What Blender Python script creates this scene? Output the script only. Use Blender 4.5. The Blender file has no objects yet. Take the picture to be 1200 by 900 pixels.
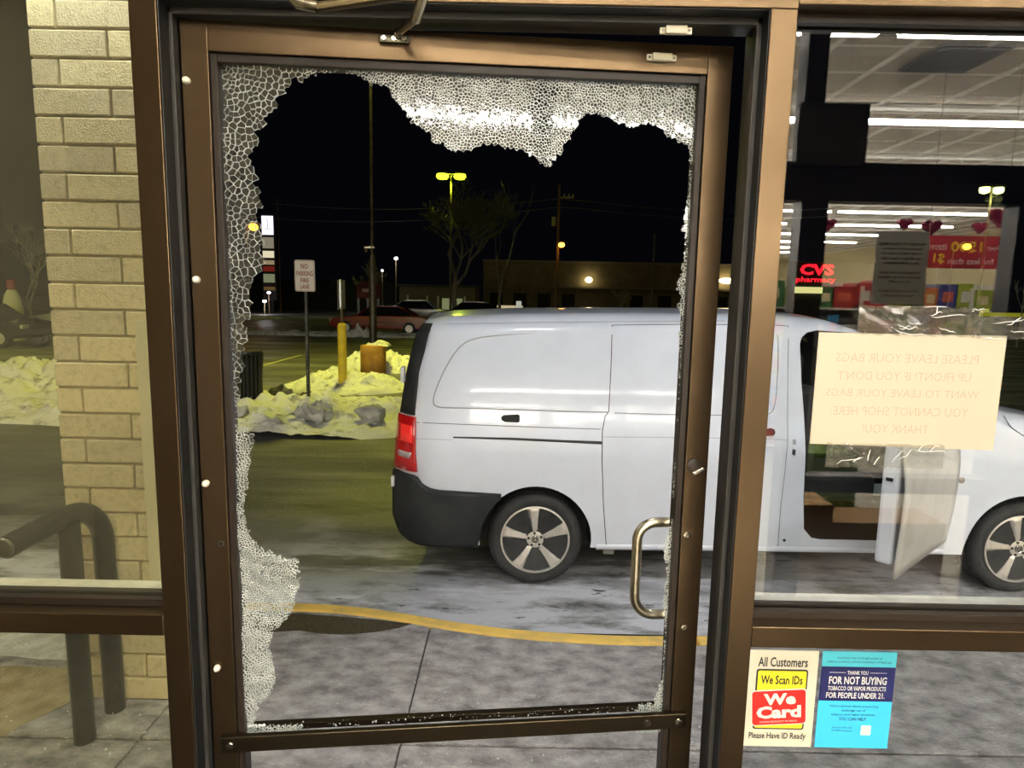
import bpy, bmesh, math, random
from math import sin, cos, pi, atan, asin, sqrt, radians
from mathutils import Vector, Matrix, noise
random.seed(7)
SC = bpy.context.scene
COL = SC.collection

# ------------------------------------------------------------------ camera
TH = atan(101/745); RHO = .0194; FPX = 745.; EYE = 1.70
cd = bpy.data.cameras.new('camera'); cam = bpy.data.objects.new('camera', cd); COL.objects.link(cam)
cd.sensor_width = 36; cd.lens = FPX/1200*36; cd.clip_start = .02; cd.clip_end = 600
_F = Vector((0, cos(TH), -sin(TH))); _U = Vector((0, sin(TH), cos(TH))); _R = Vector((1, 0, 0))
_X = _R*cos(RHO)+_U*sin(RHO); _Y = _U*cos(RHO)-_R*sin(RHO)
cam.matrix_world = Matrix(((_X.x, _Y.x, -_F.x, 0), (_X.y, _Y.y, -_F.y, 0), (_X.z, _Y.z, -_F.z, EYE), (0, 0, 0, 1)))
SC.camera = cam
SC.view_settings.view_transform = 'Standard'; SC.view_settings.look = 'None'
SC.view_settings.gamma = 1; SC.view_settings.exposure = 0.0

# ------------------------------------------------------------------ night sky
w = bpy.data.worlds.new('night'); SC.world = w; w.use_nodes = True
w.node_tree.nodes['Background'].inputs[0].default_value = (.0012, .0013, .0022, 1)
w.node_tree.nodes['Background'].inputs[1].default_value = 1.0

# ------------------------------------------------------------------ helpers
def ray(px, py):
    du = px-600; dv = py-450
    u = du*cos(RHO)+dv*sin(RHO); v = -du*sin(RHO)+dv*cos(RHO)
    return u, FPX*cos(TH)-v*sin(TH), -(FPX*sin(TH)+v*cos(TH))
def PY(px, py, y):
    x, f, z = ray(px, py); return Vector((x/f*y, y, EYE+z/f*y))
def PZ(px, py, z):
    x, f, q = ray(px, py); t = (z-EYE)/q; return Vector((x*t, f*t, z))
DA = asin(.0725/.961); DR = Vector((-.572, 1.14, 0))        # door hinge and its angle
def PD(px, py, d=.02):
    x, f, z = ray(px, py)
    t = (d-DR.x*sin(DA)+DR.y*cos(DA))/(-x*sin(DA)+f*cos(DA))
    X, Y = x*t, f*t
    return (X-DR.x)*cos(DA)+(Y-DR.y)*sin(DA), EYE+z*t

MATS = {}
def pm(name, col, rough=.5, metal=0., spec=.5, col2=None, ns=8., bump=0., bs=40., emit=None, es=0., coat=0., lo=.4, hi=.6, stretch=None, alpha=1.):
    if name in MATS: return MATS[name]
    m = bpy.data.materials.new(name); m.use_nodes = True; nt = m.node_tree; b = nt.nodes['Principled BSDF']
    b.inputs['Base Color'].default_value = (*col, 1); b.inputs['Roughness'].default_value = rough
    b.inputs['Metallic'].default_value = metal; b.inputs['Specular IOR Level'].default_value = spec
    b.inputs['Coat Weight'].default_value = coat; b.inputs['Coat Roughness'].default_value = .06
    b.inputs['Alpha'].default_value = alpha
    if emit: b.inputs['Emission Color'].default_value = (*emit, 1); b.inputs['Emission Strength'].default_value = es
    if col2 is not None or bump:
        tc = nt.nodes.new('ShaderNodeTexCoord'); mp = nt.nodes.new('ShaderNodeMapping'); nt.links.new(tc.outputs['Object'], mp.inputs[0])
        if stretch: mp.inputs['Scale'].default_value = stretch
    if col2 is not None:
        n = nt.nodes.new('ShaderNodeTexNoise'); n.inputs['Scale'].default_value = ns; n.inputs['Detail'].default_value = 6; n.inputs['Roughness'].default_value = .62
        nt.links.new(mp.outputs[0], n.inputs['Vector'])
        r = nt.nodes.new('ShaderNodeValToRGB'); r.color_ramp.elements[0].position = lo; r.color_ramp.elements[1].position = hi
        r.color_ramp.elements[0].color = (*col, 1); r.color_ramp.elements[1].color = (*col2, 1)
        nt.links.new(n.outputs['Fac'], r.inputs[0]); nt.links.new(r.outputs[0], b.inputs['Base Color'])
    if bump:
        n2 = nt.nodes.new('ShaderNodeTexNoise'); n2.inputs['Scale'].default_value = bs; n2.inputs['Detail'].default_value = 5
        nt.links.new(mp.outputs[0], n2.inputs['Vector'])
        bp = nt.nodes.new('ShaderNodeBump'); bp.inputs['Strength'].default_value = bump; bp.inputs['Distance'].default_value = .02
        nt.links.new(n2.outputs['Fac'], bp.inputs['Height']); nt.links.new(bp.outputs[0], b.inputs['Normal'])
    MATS[name] = m; return m

def glass_mat(name, tint=(1, 1, 1), f0=.05, rough=0., grime=0.):
    """clear sheet: straight-through transmission and a Schlick mirror reflection"""
    m = bpy.data.materials.new(name); m.use_nodes = True; nt = m.node_tree; nt.nodes.clear()
    o = nt.nodes.new('ShaderNodeOutputMaterial'); t = nt.nodes.new('ShaderNodeBsdfTransparent'); g = nt.nodes.new('ShaderNodeBsdfGlossy')
    t.inputs[0].default_value = (*tint, 1); g.inputs[0].default_value = (1, 1, 1, 1); g.inputs['Roughness'].default_value = rough
    ge = nt.nodes.new('ShaderNodeNewGeometry'); d = nt.nodes.new('ShaderNodeVectorMath'); d.operation = 'DOT_PRODUCT'
    nt.links.new(ge.outputs['Normal'], d.inputs[0]); nt.links.new(ge.outputs['Incoming'], d.inputs[1])
    def M(op, a, b=None):
        n = nt.nodes.new('ShaderNodeMath'); n.operation = op
        for i, v in enumerate((a, b)):
            if v is None: continue
            if isinstance(v, (int, float)): n.inputs[i].default_value = v
            else: nt.links.new(v, n.inputs[i])
        return n.outputs[0]
    c = M('ABSOLUTE', d.outputs['Value']); s = M('POWER', M('SUBTRACT', 1., c), 5.)
    f = M('ADD', M('MULTIPLY', s, 1-f0), f0)
    mx = nt.nodes.new('ShaderNodeMixShader'); nt.links.new(f, mx.inputs[0]); nt.links.new(t.outputs[0], mx.inputs[1]); nt.links.new(g.outputs[0], mx.inputs[2])
    out = mx.outputs[0]
    if grime:
        df = nt.nodes.new('ShaderNodeBsdfDiffuse'); df.inputs[0].default_value = (.8, .78, .66, 1)
        n = nt.nodes.new('ShaderNodeTexNoise'); n.inputs['Scale'].default_value = 2.2; n.inputs['Detail'].default_value = 5
        m2 = nt.nodes.new('ShaderNodeMixShader'); nt.links.new(M('MULTIPLY', n.outputs['Fac'], grime), m2.inputs[0])
        nt.links.new(out, m2.inputs[1]); nt.links.new(df.outputs[0], m2.inputs[2]); out = m2.outputs[0]
    nt.links.new(out, o.inputs[0]); MATS[name] = m; return m

def emat(name, col, s):
    if name in MATS: return MATS[name]
    m = bpy.data.materials.new(name); m.use_nodes = True; nt = m.node_tree; nt.nodes.clear()
    o = nt.nodes.new('ShaderNodeOutputMaterial'); e = nt.nodes.new('ShaderNodeEmission'); e.inputs[0].default_value = (*col, 1); e.inputs[1].default_value = s
    nt.links.new(e.outputs[0], o.inputs[0]); MATS[name] = m; return m

def woff(o):
    v = Vector((0, 0, 0))
    while o is not None:
        if o.get('_local'): return Vector((0, 0, 0))
        v += o.location; o = o.parent
    return v
class MB:
    def __init__(s): s.v = []; s.f = []; s.m = []; s.cur = 0
    def add(s, vs, fs):
        b = len(s.v); s.v += [tuple(x) for x in vs]; s.f += [tuple(b+i for i in f) for f in fs]; s.m += [s.cur]*len(fs); return s
    def box(s, x0, x1, y0, y1, z0, z1, rz=0., c=None):
        vs = [Vector((x, y, z)) for x in (x0, x1) for y in (y0, y1) for z in (z0, z1)]
        if rz:
            c = Vector(c) if c else Vector(((x0+x1)/2, (y0+y1)/2, (z0+z1)/2)); R = Matrix.Rotation(rz, 3, 'Z'); vs = [c+R@(v-c) for v in vs]
        return s.add(vs, [(0, 1, 3, 2), (4, 6, 7, 5), (0, 4, 5, 1), (2, 3, 7, 6), (0, 2, 6, 4), (1, 5, 7, 3)])
    def tube(s, path, r, n=10, cap=True):
        P = [Vector(p) for p in path]; k = len(P); rs = r if isinstance(r, (list, tuple)) else [r]*k
        vs = []; up = None
        for i, p in enumerate(P):
            t = (P[min(i+1, k-1)]-P[max(i-1, 0)]).normalized()
            if up is None: up = Vector((0, 0, 1)) if abs(t.z) < .9 else Vector((1, 0, 0))
            a = t.cross(up).normalized(); b = a.cross(t).normalized(); up = b
            vs += [p+(a*cos(2*pi*j/n)+b*sin(2*pi*j/n))*rs[i] for j in range(n)]
        fs = [(i*n+j, i*n+(j+1) % n, (i+1)*n+(j+1) % n, (i+1)*n+j) for i in range(k-1) for j in range(n)]
        if cap: fs += [tuple(range(n))[::-1], tuple((k-1)*n+j for j in range(n))]
        return s.add(vs, fs)
    def lathe(s, prof, c, axis='z', n=24):
        c = Vector(c); vs = []
        for r, h in prof:
            for j in range(n):
                a = 2*pi*j/n; x, y = r*cos(a), r*sin(a)
                vs.append(c+(Vector((x, y, h)) if axis == 'z' else Vector((x, h, y)) if axis == 'y' else Vector((h, x, y))))
        k = len(prof)
        fs = [(i*n+j, i*n+(j+1) % n, (i+1)*n+(j+1) % n, (i+1)*n+j) for i in range(k-1) for j in range(n)]
        fs += [tuple(range(n))[::-1], tuple((k-1)*n+j for j in range(n))]
        return s.add(vs, fs)
    def prism(s, poly, y0, y1, plane='xz'):
        n = len(poly)
        def q(a, b, h): return (a, h, b) if plane == 'xz' else ((a, b, h) if plane == 'xy' else (h, a, b))
        vs = [q(a, b, y0) for a, b in poly]+[q(a, b, y1) for a, b in poly]
        fs = [tuple(range(n)), tuple(range(n, 2*n))[::-1]]+[(i, (i+1) % n, n+(i+1) % n, n+i)[::-1] for i in range(n)]
        return s.add(vs, fs)
    def grid(s, rows):
        k = len(rows); n = len(rows[0])
        return s.add([p for r in rows for p in r], [(i*n+j, i*n+j+1, (i+1)*n+j+1, (i+1)*n+j) for i in range(k-1) for j in range(n-1)])
    def blob(s, c, rx, ry, rz, n=8, k=6):
        prof = []
        vs = [Vector(c)+Vector((0, 0, -rz))]
        for i in range(1, k):
            a = -pi/2+pi*i/k
            for j in range(n): vs.append(Vector(c)+Vector((rx*cos(a)*cos(2*pi*j/n), ry*cos(a)*sin(2*pi*j/n), rz*sin(a))))
        vs.append(Vector(c)+Vector((0, 0, rz))); fs = []
        for j in range(n): fs.append((0, 1+(j+1) % n, 1+j)); fs.append((len(vs)-1, 1+(k-2)*n+j, 1+(k-2)*n+(j+1) % n))
        for i in range(k-2):
            for j in range(n): fs.append((1+i*n+j, 1+i*n+(j+1) % n, 1+(i+1)*n+(j+1) % n, 1+(i+1)*n+j))
        return s.add(vs, fs)
    def build(s, name, mat, parent=None, smooth=False, bev=0., fix=True, **kw):
        me = bpy.data.meshes.new(name)
        off = woff(parent) if parent is not None else Vector((0, 0, 0))
        pos = Vector((0, 0, 0))
        if parent is None and s.v and not kw.pop('origin0', False):
            xs = [v[0] for v in s.v]; ys = [v[1] for v in s.v]; zs = [v[2] for v in s.v]
            pos = Vector(((min(xs)+max(xs))/2, (min(ys)+max(ys))/2, min(zs))); off = pos
        me.from_pydata([(v[0]-off.x, v[1]-off.y, v[2]-off.z) for v in s.v], [], s.f)
        for m in (mat if isinstance(mat, (list, tuple)) else [mat]): me.materials.append(m)
        me.polygons.foreach_set('material_index', s.m)
        if fix:
            bm = bmesh.new(); bm.from_mesh(me); bmesh.ops.recalc_face_normals(bm, faces=bm.faces); bm.to_mesh(me); bm.free()
        if smooth:
            me.polygons.foreach_set('use_smooth', [True]*len(me.polygons))
            try: me.set_sharp_from_angle(angle=radians(smooth if smooth is not True and smooth > 1 else 40))
            except Exception: pass
        o = bpy.data.objects.new(name, me); COL.objects.link(o); o.location = pos
        if parent is not None: o.parent = parent
        if bev:
            b = o.modifiers.new('bevel', 'BEVEL'); b.width = bev; b.segments = 2; b.limit_method = 'ANGLE'
        for k_, v_ in kw.items(): o[k_] = v_
        return o
def thing(name, label, cat, loc=(0, 0, 0), group=None, rz=0., local=False, kind=None):
    o = bpy.data.objects.new(name, None); COL.objects.link(o); o.location = loc; o.rotation_euler = (0, 0, rz); o.empty_display_size = .1
    if local: o['_local'] = 1
    if label: o['label'] = label
    if cat: o['category'] = cat
    if group: o['group'] = group
    if kind: o['kind'] = kind
    return o
def tag(o, label, cat, group=None):
    o['label'] = label; o['category'] = cat
    if group: o['group'] = group
    return o
def dup(root, loc, label=None, group=None):
    r = root.copy(); COL.objects.link(r); r.location = loc
    if label: r['label'] = label
    if group: r['group'] = group
    for ch in list(root.children):
        c = ch.copy(); COL.objects.link(c); c.parent = r
        for g in list(ch.children):
            d = g.copy(); COL.objects.link(d); d.parent = c
    return r
def text(body, mat, parent, x0, x1, z0, z1, y, face=-1, mirror=False, name='lettering', thick=.0004, rot=0., weight=0.):
    """flat printed lettering filling the rectangle x0..x1, z0..z1 in the plane y; face -1 reads from -y, +1 reads from +y"""
    c = bpy.data.curves.new('t', 'FONT'); c.body = body; c.size = 1; c.resolution_u = 2; c.align_x = 'CENTER'; c.offset = weight
    o = bpy.data.objects.new('t', c); COL.objects.link(o)
    dg = bpy.context.evaluated_depsgraph_get(); me = bpy.data.meshes.new_from_object(o.evaluated_get(dg))
    bpy.data.objects.remove(o)
    xs = [v.co.x for v in me.vertices]; ys = [v.co.y for v in me.vertices]
    ax, bx, ay, by = min(xs), max(xs), min(ys), max(ys)
    off = woff(parent); cx, cz = (x0+x1)/2, (z0+z1)/2
    sgn = (-1 if face > 0 else 1)*(-1 if mirror else 1)
    for v in me.vertices:
        a = ((v.co.x-ax)/(bx-ax)-.5)*(x1-x0)*sgn; b = ((v.co.y-ay)/(by-ay)-.5)*(z1-z0)
        a, b = a*cos(rot)-b*sin(rot), a*sin(rot)+b*cos(rot)
        v.co = Vector((cx+a, y+face*thick, cz+b))-off
    me.materials.clear(); me.materials.append(mat)
    o = bpy.data.objects.new(name, me); COL.objects.link(o); o.parent = parent
    return o
def rrect(x0, x1, z0, z1, r, n=5):
    P = []
    for cx, cz, a0 in ((x1-r, z1-r, 0), (x0+r, z1-r, 90), (x0+r, z0+r, 180), (x1-r, z0+r, 270)):
        for i in range(n+1):
            a = radians(a0+90*i/n); P.append((cx+r*cos(a), cz+r*sin(a)))
    return P

# ------------------------------------------------------------------ materials
BRONZE = pm('bronze_anodized', (.104, .070, .039), .30, .92, col2=(.088, .058, .031), ns=3, lo=.3, hi=.7, bump=.01, bs=200)
BRONZE_D = pm('bronze_dark', (.016, .010, .006), .45, .0, spec=.3)
GASKET_SHADE = pm('gasket_shade_black', (.008, .008, .008), .5)
STEEL = pm('brushed_steel', (.55, .50, .40), .25, 1., col2=(.35, .31, .24), ns=20, bump=.03, bs=120)
DSTEEL = pm('dark_steel', (.16, .15, .12), .3, 1.)
WPLAST = pm('white_plastic', (.85, .78, .6), .4)
GLASS = glass_mat('window_glass', (.97, .98, .98), .075)
GLASS_L = glass_mat('window_glass_tinted', (.97, .96, .84), .065, grime=.03)
SHARD = glass_mat('shard_glass', (.86, .9, .88), .085, rough=.05, grime=.07)
CRACK = pm('crushed_glass_edge', (.92, .95, .93), .35, 0, spec=.8, emit=None)
BLACK = pm('black_paint', (.008, .008, .007), .5, spec=.3)
CONC = pm('concrete_wall', (.5, .48, .42), .9, col2=(.42, .4, .36), ns=5)
# ================================================================== GROUND
RZ = -.17
def ground_mat():
    m = bpy.data.materials.new('asphalt_salted'); m.use_nodes = True; nt = m.node_tree; b = nt.nodes['Principled BSDF']; L = nt.links.new
    tc = nt.nodes.new('ShaderNodeTexCoord'); P = tc.outputs['Object']
    def N(scale, det=6, rough=.6, sc=None):
        n = nt.nodes.new('ShaderNodeTexNoise'); n.inputs['Scale'].default_value = scale; n.inputs['Detail'].default_value = det; n.inputs['Roughness'].default_value = rough
        mp = nt.nodes.new('ShaderNodeMapping'); L(P, mp.inputs[0])
        if sc: mp.inputs['Scale'].default_value = sc
        L(mp.outputs[0], n.inputs['Vector']); return n.outputs['Fac']
    def M(op, a, b_=None, c=None):
        n = nt.nodes.new('ShaderNodeMath'); n.operation = op; n.use_clamp = op == 'MULTIPLY'
        for i, v in enumerate((a, b_, c)):
            if v is None: continue
            if isinstance(v, (int, float)): n.inputs[i].default_value = v
            else: L(v, n.inputs[i])
        return n.outputs[0]
    def R(v, a0, a1, b0=0., b1=1.):
        n = nt.nodes.new('ShaderNodeMapRange'); L(v, n.inputs[0])
        for i, q in enumerate((a0, a1, b0, b1)): n.inputs[i+1].default_value = q
        return n.outputs[0]
    def MIX(f, a, b_):
        n = nt.nodes.new('ShaderNodeMix'); n.data_type = 'RGBA'; L(f, n.inputs[0])
        for i, v in ((6, a), (7, b_)):
            if isinstance(v, tuple): n.inputs[i].default_value = (*v, 1)
            else: L(v, n.inputs[i])
        return n.outputs[2]
    sx = nt.nodes.new('ShaderNodeSeparateXYZ'); L(P, sx.inputs[0]); Y = sx.outputs['Y']; X = sx.outputs['X']
    base = MIX(R(N(.9, 7, .6, (.35, 1.6, 1)), .38, .62), (.05, .05, .042), (.13, .13, .112))
    base = MIX(R(N(30, 4), .35, .7), base, (.15, .145, .13))
    # salt film: heavy where the drive runs along the kerb, thin streaks farther out
    near = R(M('ADD', Y, R(N(.8, 3), .3, .7, -.6, .6)), 3.9, 5.0, 1., .0)
    salt = M('MULTIPLY', R(N(3.2, 8, .68, (.6, 1.5, 1)), .33, .52), near)
    c = MIX(M('MULTIPLY', salt, .92), base, (.68, .68, .73))
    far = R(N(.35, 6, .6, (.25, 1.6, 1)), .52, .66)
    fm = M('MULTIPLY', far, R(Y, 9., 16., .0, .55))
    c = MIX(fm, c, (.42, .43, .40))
    dots = R(N(7, 4, .6, (.6, 2., 1)), .66, .70)
    c = MIX(M('MULTIPLY', dots, .85), c, (.02, .02, .018))
    wet = M('MULTIPLY', M('MULTIPLY', R(N(1.0, 7, .66, (.45, 1.7, 1)), .50, .57), R(Y, 3.5, 4.3)), R(Y, 7., 5.6))
    c = MIX(M('MULTIPLY', wet, .85), c, (.028, .028, .022))
    L(c, b.inputs['Base Color'])
    L(R(N(1.3, 4, .5, (.4, 1.5, 1)), .4, .6, .34, .7), b.inputs['Roughness'])
    bp = nt.nodes.new('ShaderNodeBump'); bp.inputs['Strength'].default_value = .35; bp.inputs['Distance'].default_value = .02
    L(N(45, 4, .7), bp.inputs['Height']); L(bp.outputs[0], b.inputs['Normal'])
    return m
def salt_concrete():
    return pm('salted_concrete', (.16, .15, .15), .8, col2=(.46, .44, .44), ns=15, lo=.33, hi=.68, bump=.8, bs=130, stretch=(.65, 1, 1))
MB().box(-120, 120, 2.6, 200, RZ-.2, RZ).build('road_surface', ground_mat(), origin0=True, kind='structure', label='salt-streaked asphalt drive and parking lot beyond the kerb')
# curb line (x -> y of its front edge)
CURB = [(-6, 3.34), (-1.44, 3.33), (-1.18, 3.33), (-.91, 3.32), (-.67, 3.27), (-.43, 3.2), (-.15, 3.12), (.11, 3.08), (.46, 3.05), (.81, 3.05), (1.04, 3.07), (1.6, 3.09), (6, 3.1)]
def curb_y(x):
    for (a, b), (c, d) in zip(CURB, CURB[1:]):
        if a <= x <= c: return b+(d-b)*(x-a)/(c-a)
    return 3.1
CW = .085
def csm(x): return sum(curb_y(x+dx) for dx in (-.18, -.09, 0, .09, .18))/5
XC = [-6, -4, -3]+[-2.2+.1*i for i in range(44)]+[2.4, 3, 4, 6]
side = thing('sidewalk', None, None, (0, 0, -.15), kind='structure')
CONCS = salt_concrete()
def slab(x0, x1, front=True):
    xs = [x0]+[x for x in XC if x0 < x < x1]+[x1]
    if front: poly = [(x, 2.232) for x in xs]+[(x, csm(x)-CW-.006) for x in xs[::-1]]
    else: poly = [(x0, 1.26), (x1, 1.26), (x1, 2.22), (x0, 2.22)]
    MB().prism(poly, -.15, 0, 'xy').build('slab', CONCS, side, bev=.006)
XJ = [-6, -5, -4, -3.4, -2.4, -1.4, -.4, 2.4, 4.4, 6]
for a, b in zip(XJ, XJ[1:]):
    slab(a+.003, b-.003, True); slab(a+.003, b-.003, False)
MB().box(-6, 6, 1.26, 3.1, -.15, -.02).build('joint_bed', pm('joint_dirt', (.03, .028, .025), .95), side)
# yellow painted kerb, in lengths
kerb = thing('curb', None, None, (0, 3.2, RZ), kind='structure')
YEL = pm('worn_yellow_paint', (.76, .50, .11), .7, col2=(.46, .33, .12), ns=6, lo=.45, hi=.75, bump=.3, bs=60)
def kerb_piece(x0, x1):
    n = max(2, int((x1-x0)/.1)); xs = [x0+(x1-x0)*i/n for i in range(n+1)]
    poly = [(x, csm(x)-CW) for x in xs]+[(x, csm(x)) for x in xs[::-1]]
    MB().prism(poly, RZ-.05, .004, 'xy').build('curb_stone', YEL, kerb, bev=.012)
for a, b in [(-6, -3.6), (-3.6, -1.62), (-1.62, .96), (.96, 3.4), (3.4, 6)]: kerb_piece(a+.003, b-.003)
# damp dark patch just behind the kerb on the left
def blotch(cx, cy, rx, ry, z, seed, n=40, amp=.25):
    P = []
    for i in range(n):
        a = 2*pi*i/n; k = 1+amp*noise.noise(Vector((cos(a)*1.7+seed, sin(a)*1.7, seed)))
        P.append((cx+rx*k*cos(a), cy+ry*k*sin(a)))
    return P
WET = pm('wet_dirt', (.035, .028, .018), .5, col2=(.11, .088, .06), ns=60, lo=.45, hi=.7, bump=.4, bs=100)
def wetpatch(name, poly, z, mat, label):
    o = MB().prism(poly, z, z+.0015, 'xy').build(name, mat); tag(o, label, 'puddle'); return o
pts = [PZ(x, y, 0) for x, y in [(300, 724), (345, 719), (400, 723), (445, 727), (482, 731), (468, 736), (440, 741), (405, 744), (378, 743), (350, 739), (318, 741), (296, 738)]]
wetpatch('wet_patch', [(p.x, min(p.y, csm(p.x)-CW-.012)) for p in pts], .001, WET, 'dark damp patch on the sidewalk behind the yellow curb')
def stain(name, pts_, z, mat, label, cat):
    P = []
    for i, (a, b) in enumerate(zip(pts_, pts_[1:]+pts_[:1])):
        for k in range(10):
            t = k/10; x = a[0]+(b[0]-a[0])*t; y = a[1]+(b[1]-a[1])*t
            P.append((x+.03*noise.noise(Vector((x*9, y*9, i))), min(y+.05*noise.noise(Vector((x*7, y*7, 3+i))), csm(x)-CW-.01)))
    tag(MB().prism(P, z, z+.003, 'xy').build(name, mat), label, cat)
stain('salt_crust', [(-3.6, 2.80), (-1.80, 2.72), (-1.70, 3.2), (-3.6, 3.22)], .001, pm('salt_white', (.66, .67, .68), .8, col2=(.45, .45, .44), ns=9, bump=.6, bs=60), 'white salt and ice crust on the sidewalk by the left kerb', 'salt')
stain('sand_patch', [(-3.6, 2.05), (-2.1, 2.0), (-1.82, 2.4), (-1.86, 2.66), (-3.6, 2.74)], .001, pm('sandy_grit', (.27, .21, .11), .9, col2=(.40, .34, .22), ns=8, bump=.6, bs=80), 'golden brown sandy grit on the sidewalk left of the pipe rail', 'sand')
# ================================================================== SNOW
SNOW = pm('dirty_snow', (.80, .80, .72), .8, col2=(.26, .25, .22), ns=4.5, lo=.54, hi=.68, bump=.9, bs=14)
SNOWC = pm('grey_snow', (.35, .35, .34), .8, col2=(.62, .62, .58), ns=3, lo=.4, hi=.7, bump=.6, bs=18)
def mound(name, cx, cy, rx, ry, h, label, seed, mat=SNOW, nx=90, ny=46, rough=.45, fl=.35):
    rows = []
    for j in range(ny+1):
        r = []
        for i in range(nx+1):
            u = -1+2*i/nx; v = -1+2*j/ny; q = Vector((u*rx*1.1+seed, v*ry*1.1, seed*.37))
            e = 1+.3*noise.noise(Vector((math.atan2(v, u)*1.2, seed, 0)))
            d = sqrt(u*u+v*v)/e
            b = max(0., 1-d**3)
            n1 = noise.fractal(q*1.6, 1., 2., 5); n2 = abs(noise.noise(q*4.3)); n3 = noise.noise(q*9)
            z = h*b*(fl+(1-fl)*(.5+.7*n1)+rough*(n2-.2)+.14*n3+.08*noise.noise(q*21)) if b > 0 else -.03
            r.append((cx+u*rx*1.1, cy+v*ry*1.1, RZ-.03+max(0., z)+(.03 if b > 0 else 0)*min(1, b*6)))
        rows.append(r)
    o = MB().grid(rows).build(name, mat, smooth=60); tag(o, label, 'snow pile'); return o
mound('snow_bank', -4.2, 9.75, 4.2, 1.5, .30, 'long low grey and yellow snow bank along the far side of the drive', 3.1, nx=300, ny=90)
mound('snow_pile', -3.35, 12.95, 1.25, 1.1, .34, 'rough snow pile around the foot of the yellow bollard', 8.4, nx=150, ny=90)
mound('snow_pile', -3.42, 16.0, 1.05, .85, .5, 'snow pile around the orange light pole base', 5.2, nx=140, ny=70)
mound('snow_pile', -9.6, 11.3, 3.6, 1.5, .65, 'wide yellow-lit snow pile seen left of the brick pier', 1.7)
mound('snow_bank', -8.5, 29.0, 6.5, .55, .22, 'thin snow ridge on the curb line in front of the red car', 2.2, nx=120, ny=16)
mound('snow_clod', -6.9, 28.6, .7, .4, .55, 'small snow heap at the left end of the far snow ridge', 4.9, nx=24, ny=16)
# lumps of dirty ice on the bank, one object each
ice = None; ipos = [(-2.75, 8.72, .19), (-1.95, 8.75, .13), (-1.40, 8.8, .12), (-3.85, 8.65, .13), (-4.0, 10.9, .15), (-3.62, 11.1, .10), (-1.25, 11.8, .14), (-.6, 9.0, .08)]
ilab = ['largest dark ice lump on the snow bank below the sign post', 'grey ice lump at the middle right of the snow bank', 'grey ice lump just left of the van tail on the snow bank', 'grey ice lump near the trash can on the snow bank', 'dark round lump left of the perforated post', 'small dark lump beside the round lump left of the post', 'dark lump at the right end of the bollard snow pile', 'small ice lump hidden close behind the van tail']
for k, (x, y, r) in enumerate(ipos):
    b = MB().blob((x, y, RZ+(.24 if k < 4 else .10)), r*1.6, r, r*.75, 26, 18)
    b.v = [tuple(Vector(v)+Vector((noise.noise(Vector(v)*3), noise.noise(Vector(v)*3.3+Vector((5, 0, 0))), noise.noise(Vector(v)*3+Vector((0, 9, 0)))))*r*.6+Vector((0, 0, noise.noise(Vector(v)*14)))*r*.5+Vector((noise.noise(Vector(v)*9), 0, 0))*r*.5) for v in b.v]
    tag(b.build('ice_lump', SNOWC if k < 4 or k == 7 else pm('dark_ice', (.07, .065, .05), .7, col2=(.2, .19, .15), ns=4), smooth=60), ilab[k], 'ice', 'ice lumps on the snow')

# ================================================================== STREET FURNITURE
# perforated post with NO PARKING sign
p = PZ(362, 483, RZ); sp = thing('no_parking_sign', 'white No Parking Fire Lane sign on a black perforated post', 'sign', (p.x, p.y, RZ))
b = MB().box(p.x-.022, p.x+.022, p.y-.022, p.y+.022, RZ, 2.15); b.build('post', BLACK, sp)
h = MB()
for i in range(52): h.lathe([(.009, 0), (.009, .001)], (p.x, p.y-.0235, RZ+.12+i*.043), 'y', 6)
h.build('post_hole', pm('hole_grey', (.16, .16, .12), .8), sp, kind='stuff')
a = PY(345, 305, p.y); c = PY(369, 342, p.y); a.x, c.x = p.x-.155, p.x+.155; a.x += .0; zt, zb = 2.215, 1.735
SIGNW = pm('sign_white', (.50, .46, .41), .4)
MB().prism(rrect(p.x-.157, p.x+.153, zb, zt, .03), p.y-.035, p.y-.03).build('sign_plate', SIGNW, sp)
fr = MB(); o_, i_ = rrect(p.x-.15, p.x+.146, zb+.008, zt-.008, .026), rrect(p.x-.144, p.x+.14, zb+.014, zt-.014, .022)
RED = pm('sign_red', (.22, .06, .04), .5)
n = len(o_); fr.add([(a_, p.y-.0356, b_) for a_, b_ in o_+i_], [(i, (i+1) % n, n+(i+1) % n, n+i) for i in range(n)]); fr.build('border', RED, sp)
for t, z0, z1, x0, x1 in (('NO', .345, .425, -.06, .05), ('PARKING', .235, .315, -.13, .125), ('FIRE', .135, .205, -.07, .06), ('LANE', .04, .11, -.075, .065)):
    text(t, RED, sp, p.x+x0, p.x+x1, zb+z0, zb+z1, p.y-.036, weight=.03)
# yellow bollard with post and edge-on sign
p = Vector((-3.34, 12.43, RZ)); bo = thing('bollard', 'yellow steel bollard standing in the snow pile', 'bollard', p)
YB = pm('bollard_yellow', (.75, .55, .03), .5, col2=(.6, .43, .04), ns=5)
MB().lathe([(.085, 0), (.085, 1.22), (.088, 1.225), (.08, 1.28), (.055, 1.315), (.0, 1.33)], p, n=20).build('sleeve', YB, bo, smooth=True)
ss = thing('sign_post', 'thin post with an edge-on silver sign rising from the yellow bollard', 'sign', (p.x, p.y, 1.15))
MB().box(p.x-.02, p.x+.02, p.y-.02, p.y+.02, 1.16, 1.45).build('post', pm('rust_post', (.1, .07, .03), .7), ss)
MB().prism(rrect(p.y-.15, p.y+.15, 1.42, 1.98, .03), p.x+.0, p.x+.035, 'yz').build('sign_plate', pm('galv', (.33, .36, .37), .4, .8), ss)
MB().box(p.x-.07, p.x-.055, p.y-.02, p.y+.02, 1.4, 1.97).build('edge_strip', pm('galv'+'2', (.1, .09, .07), .5, .8), ss)
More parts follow.
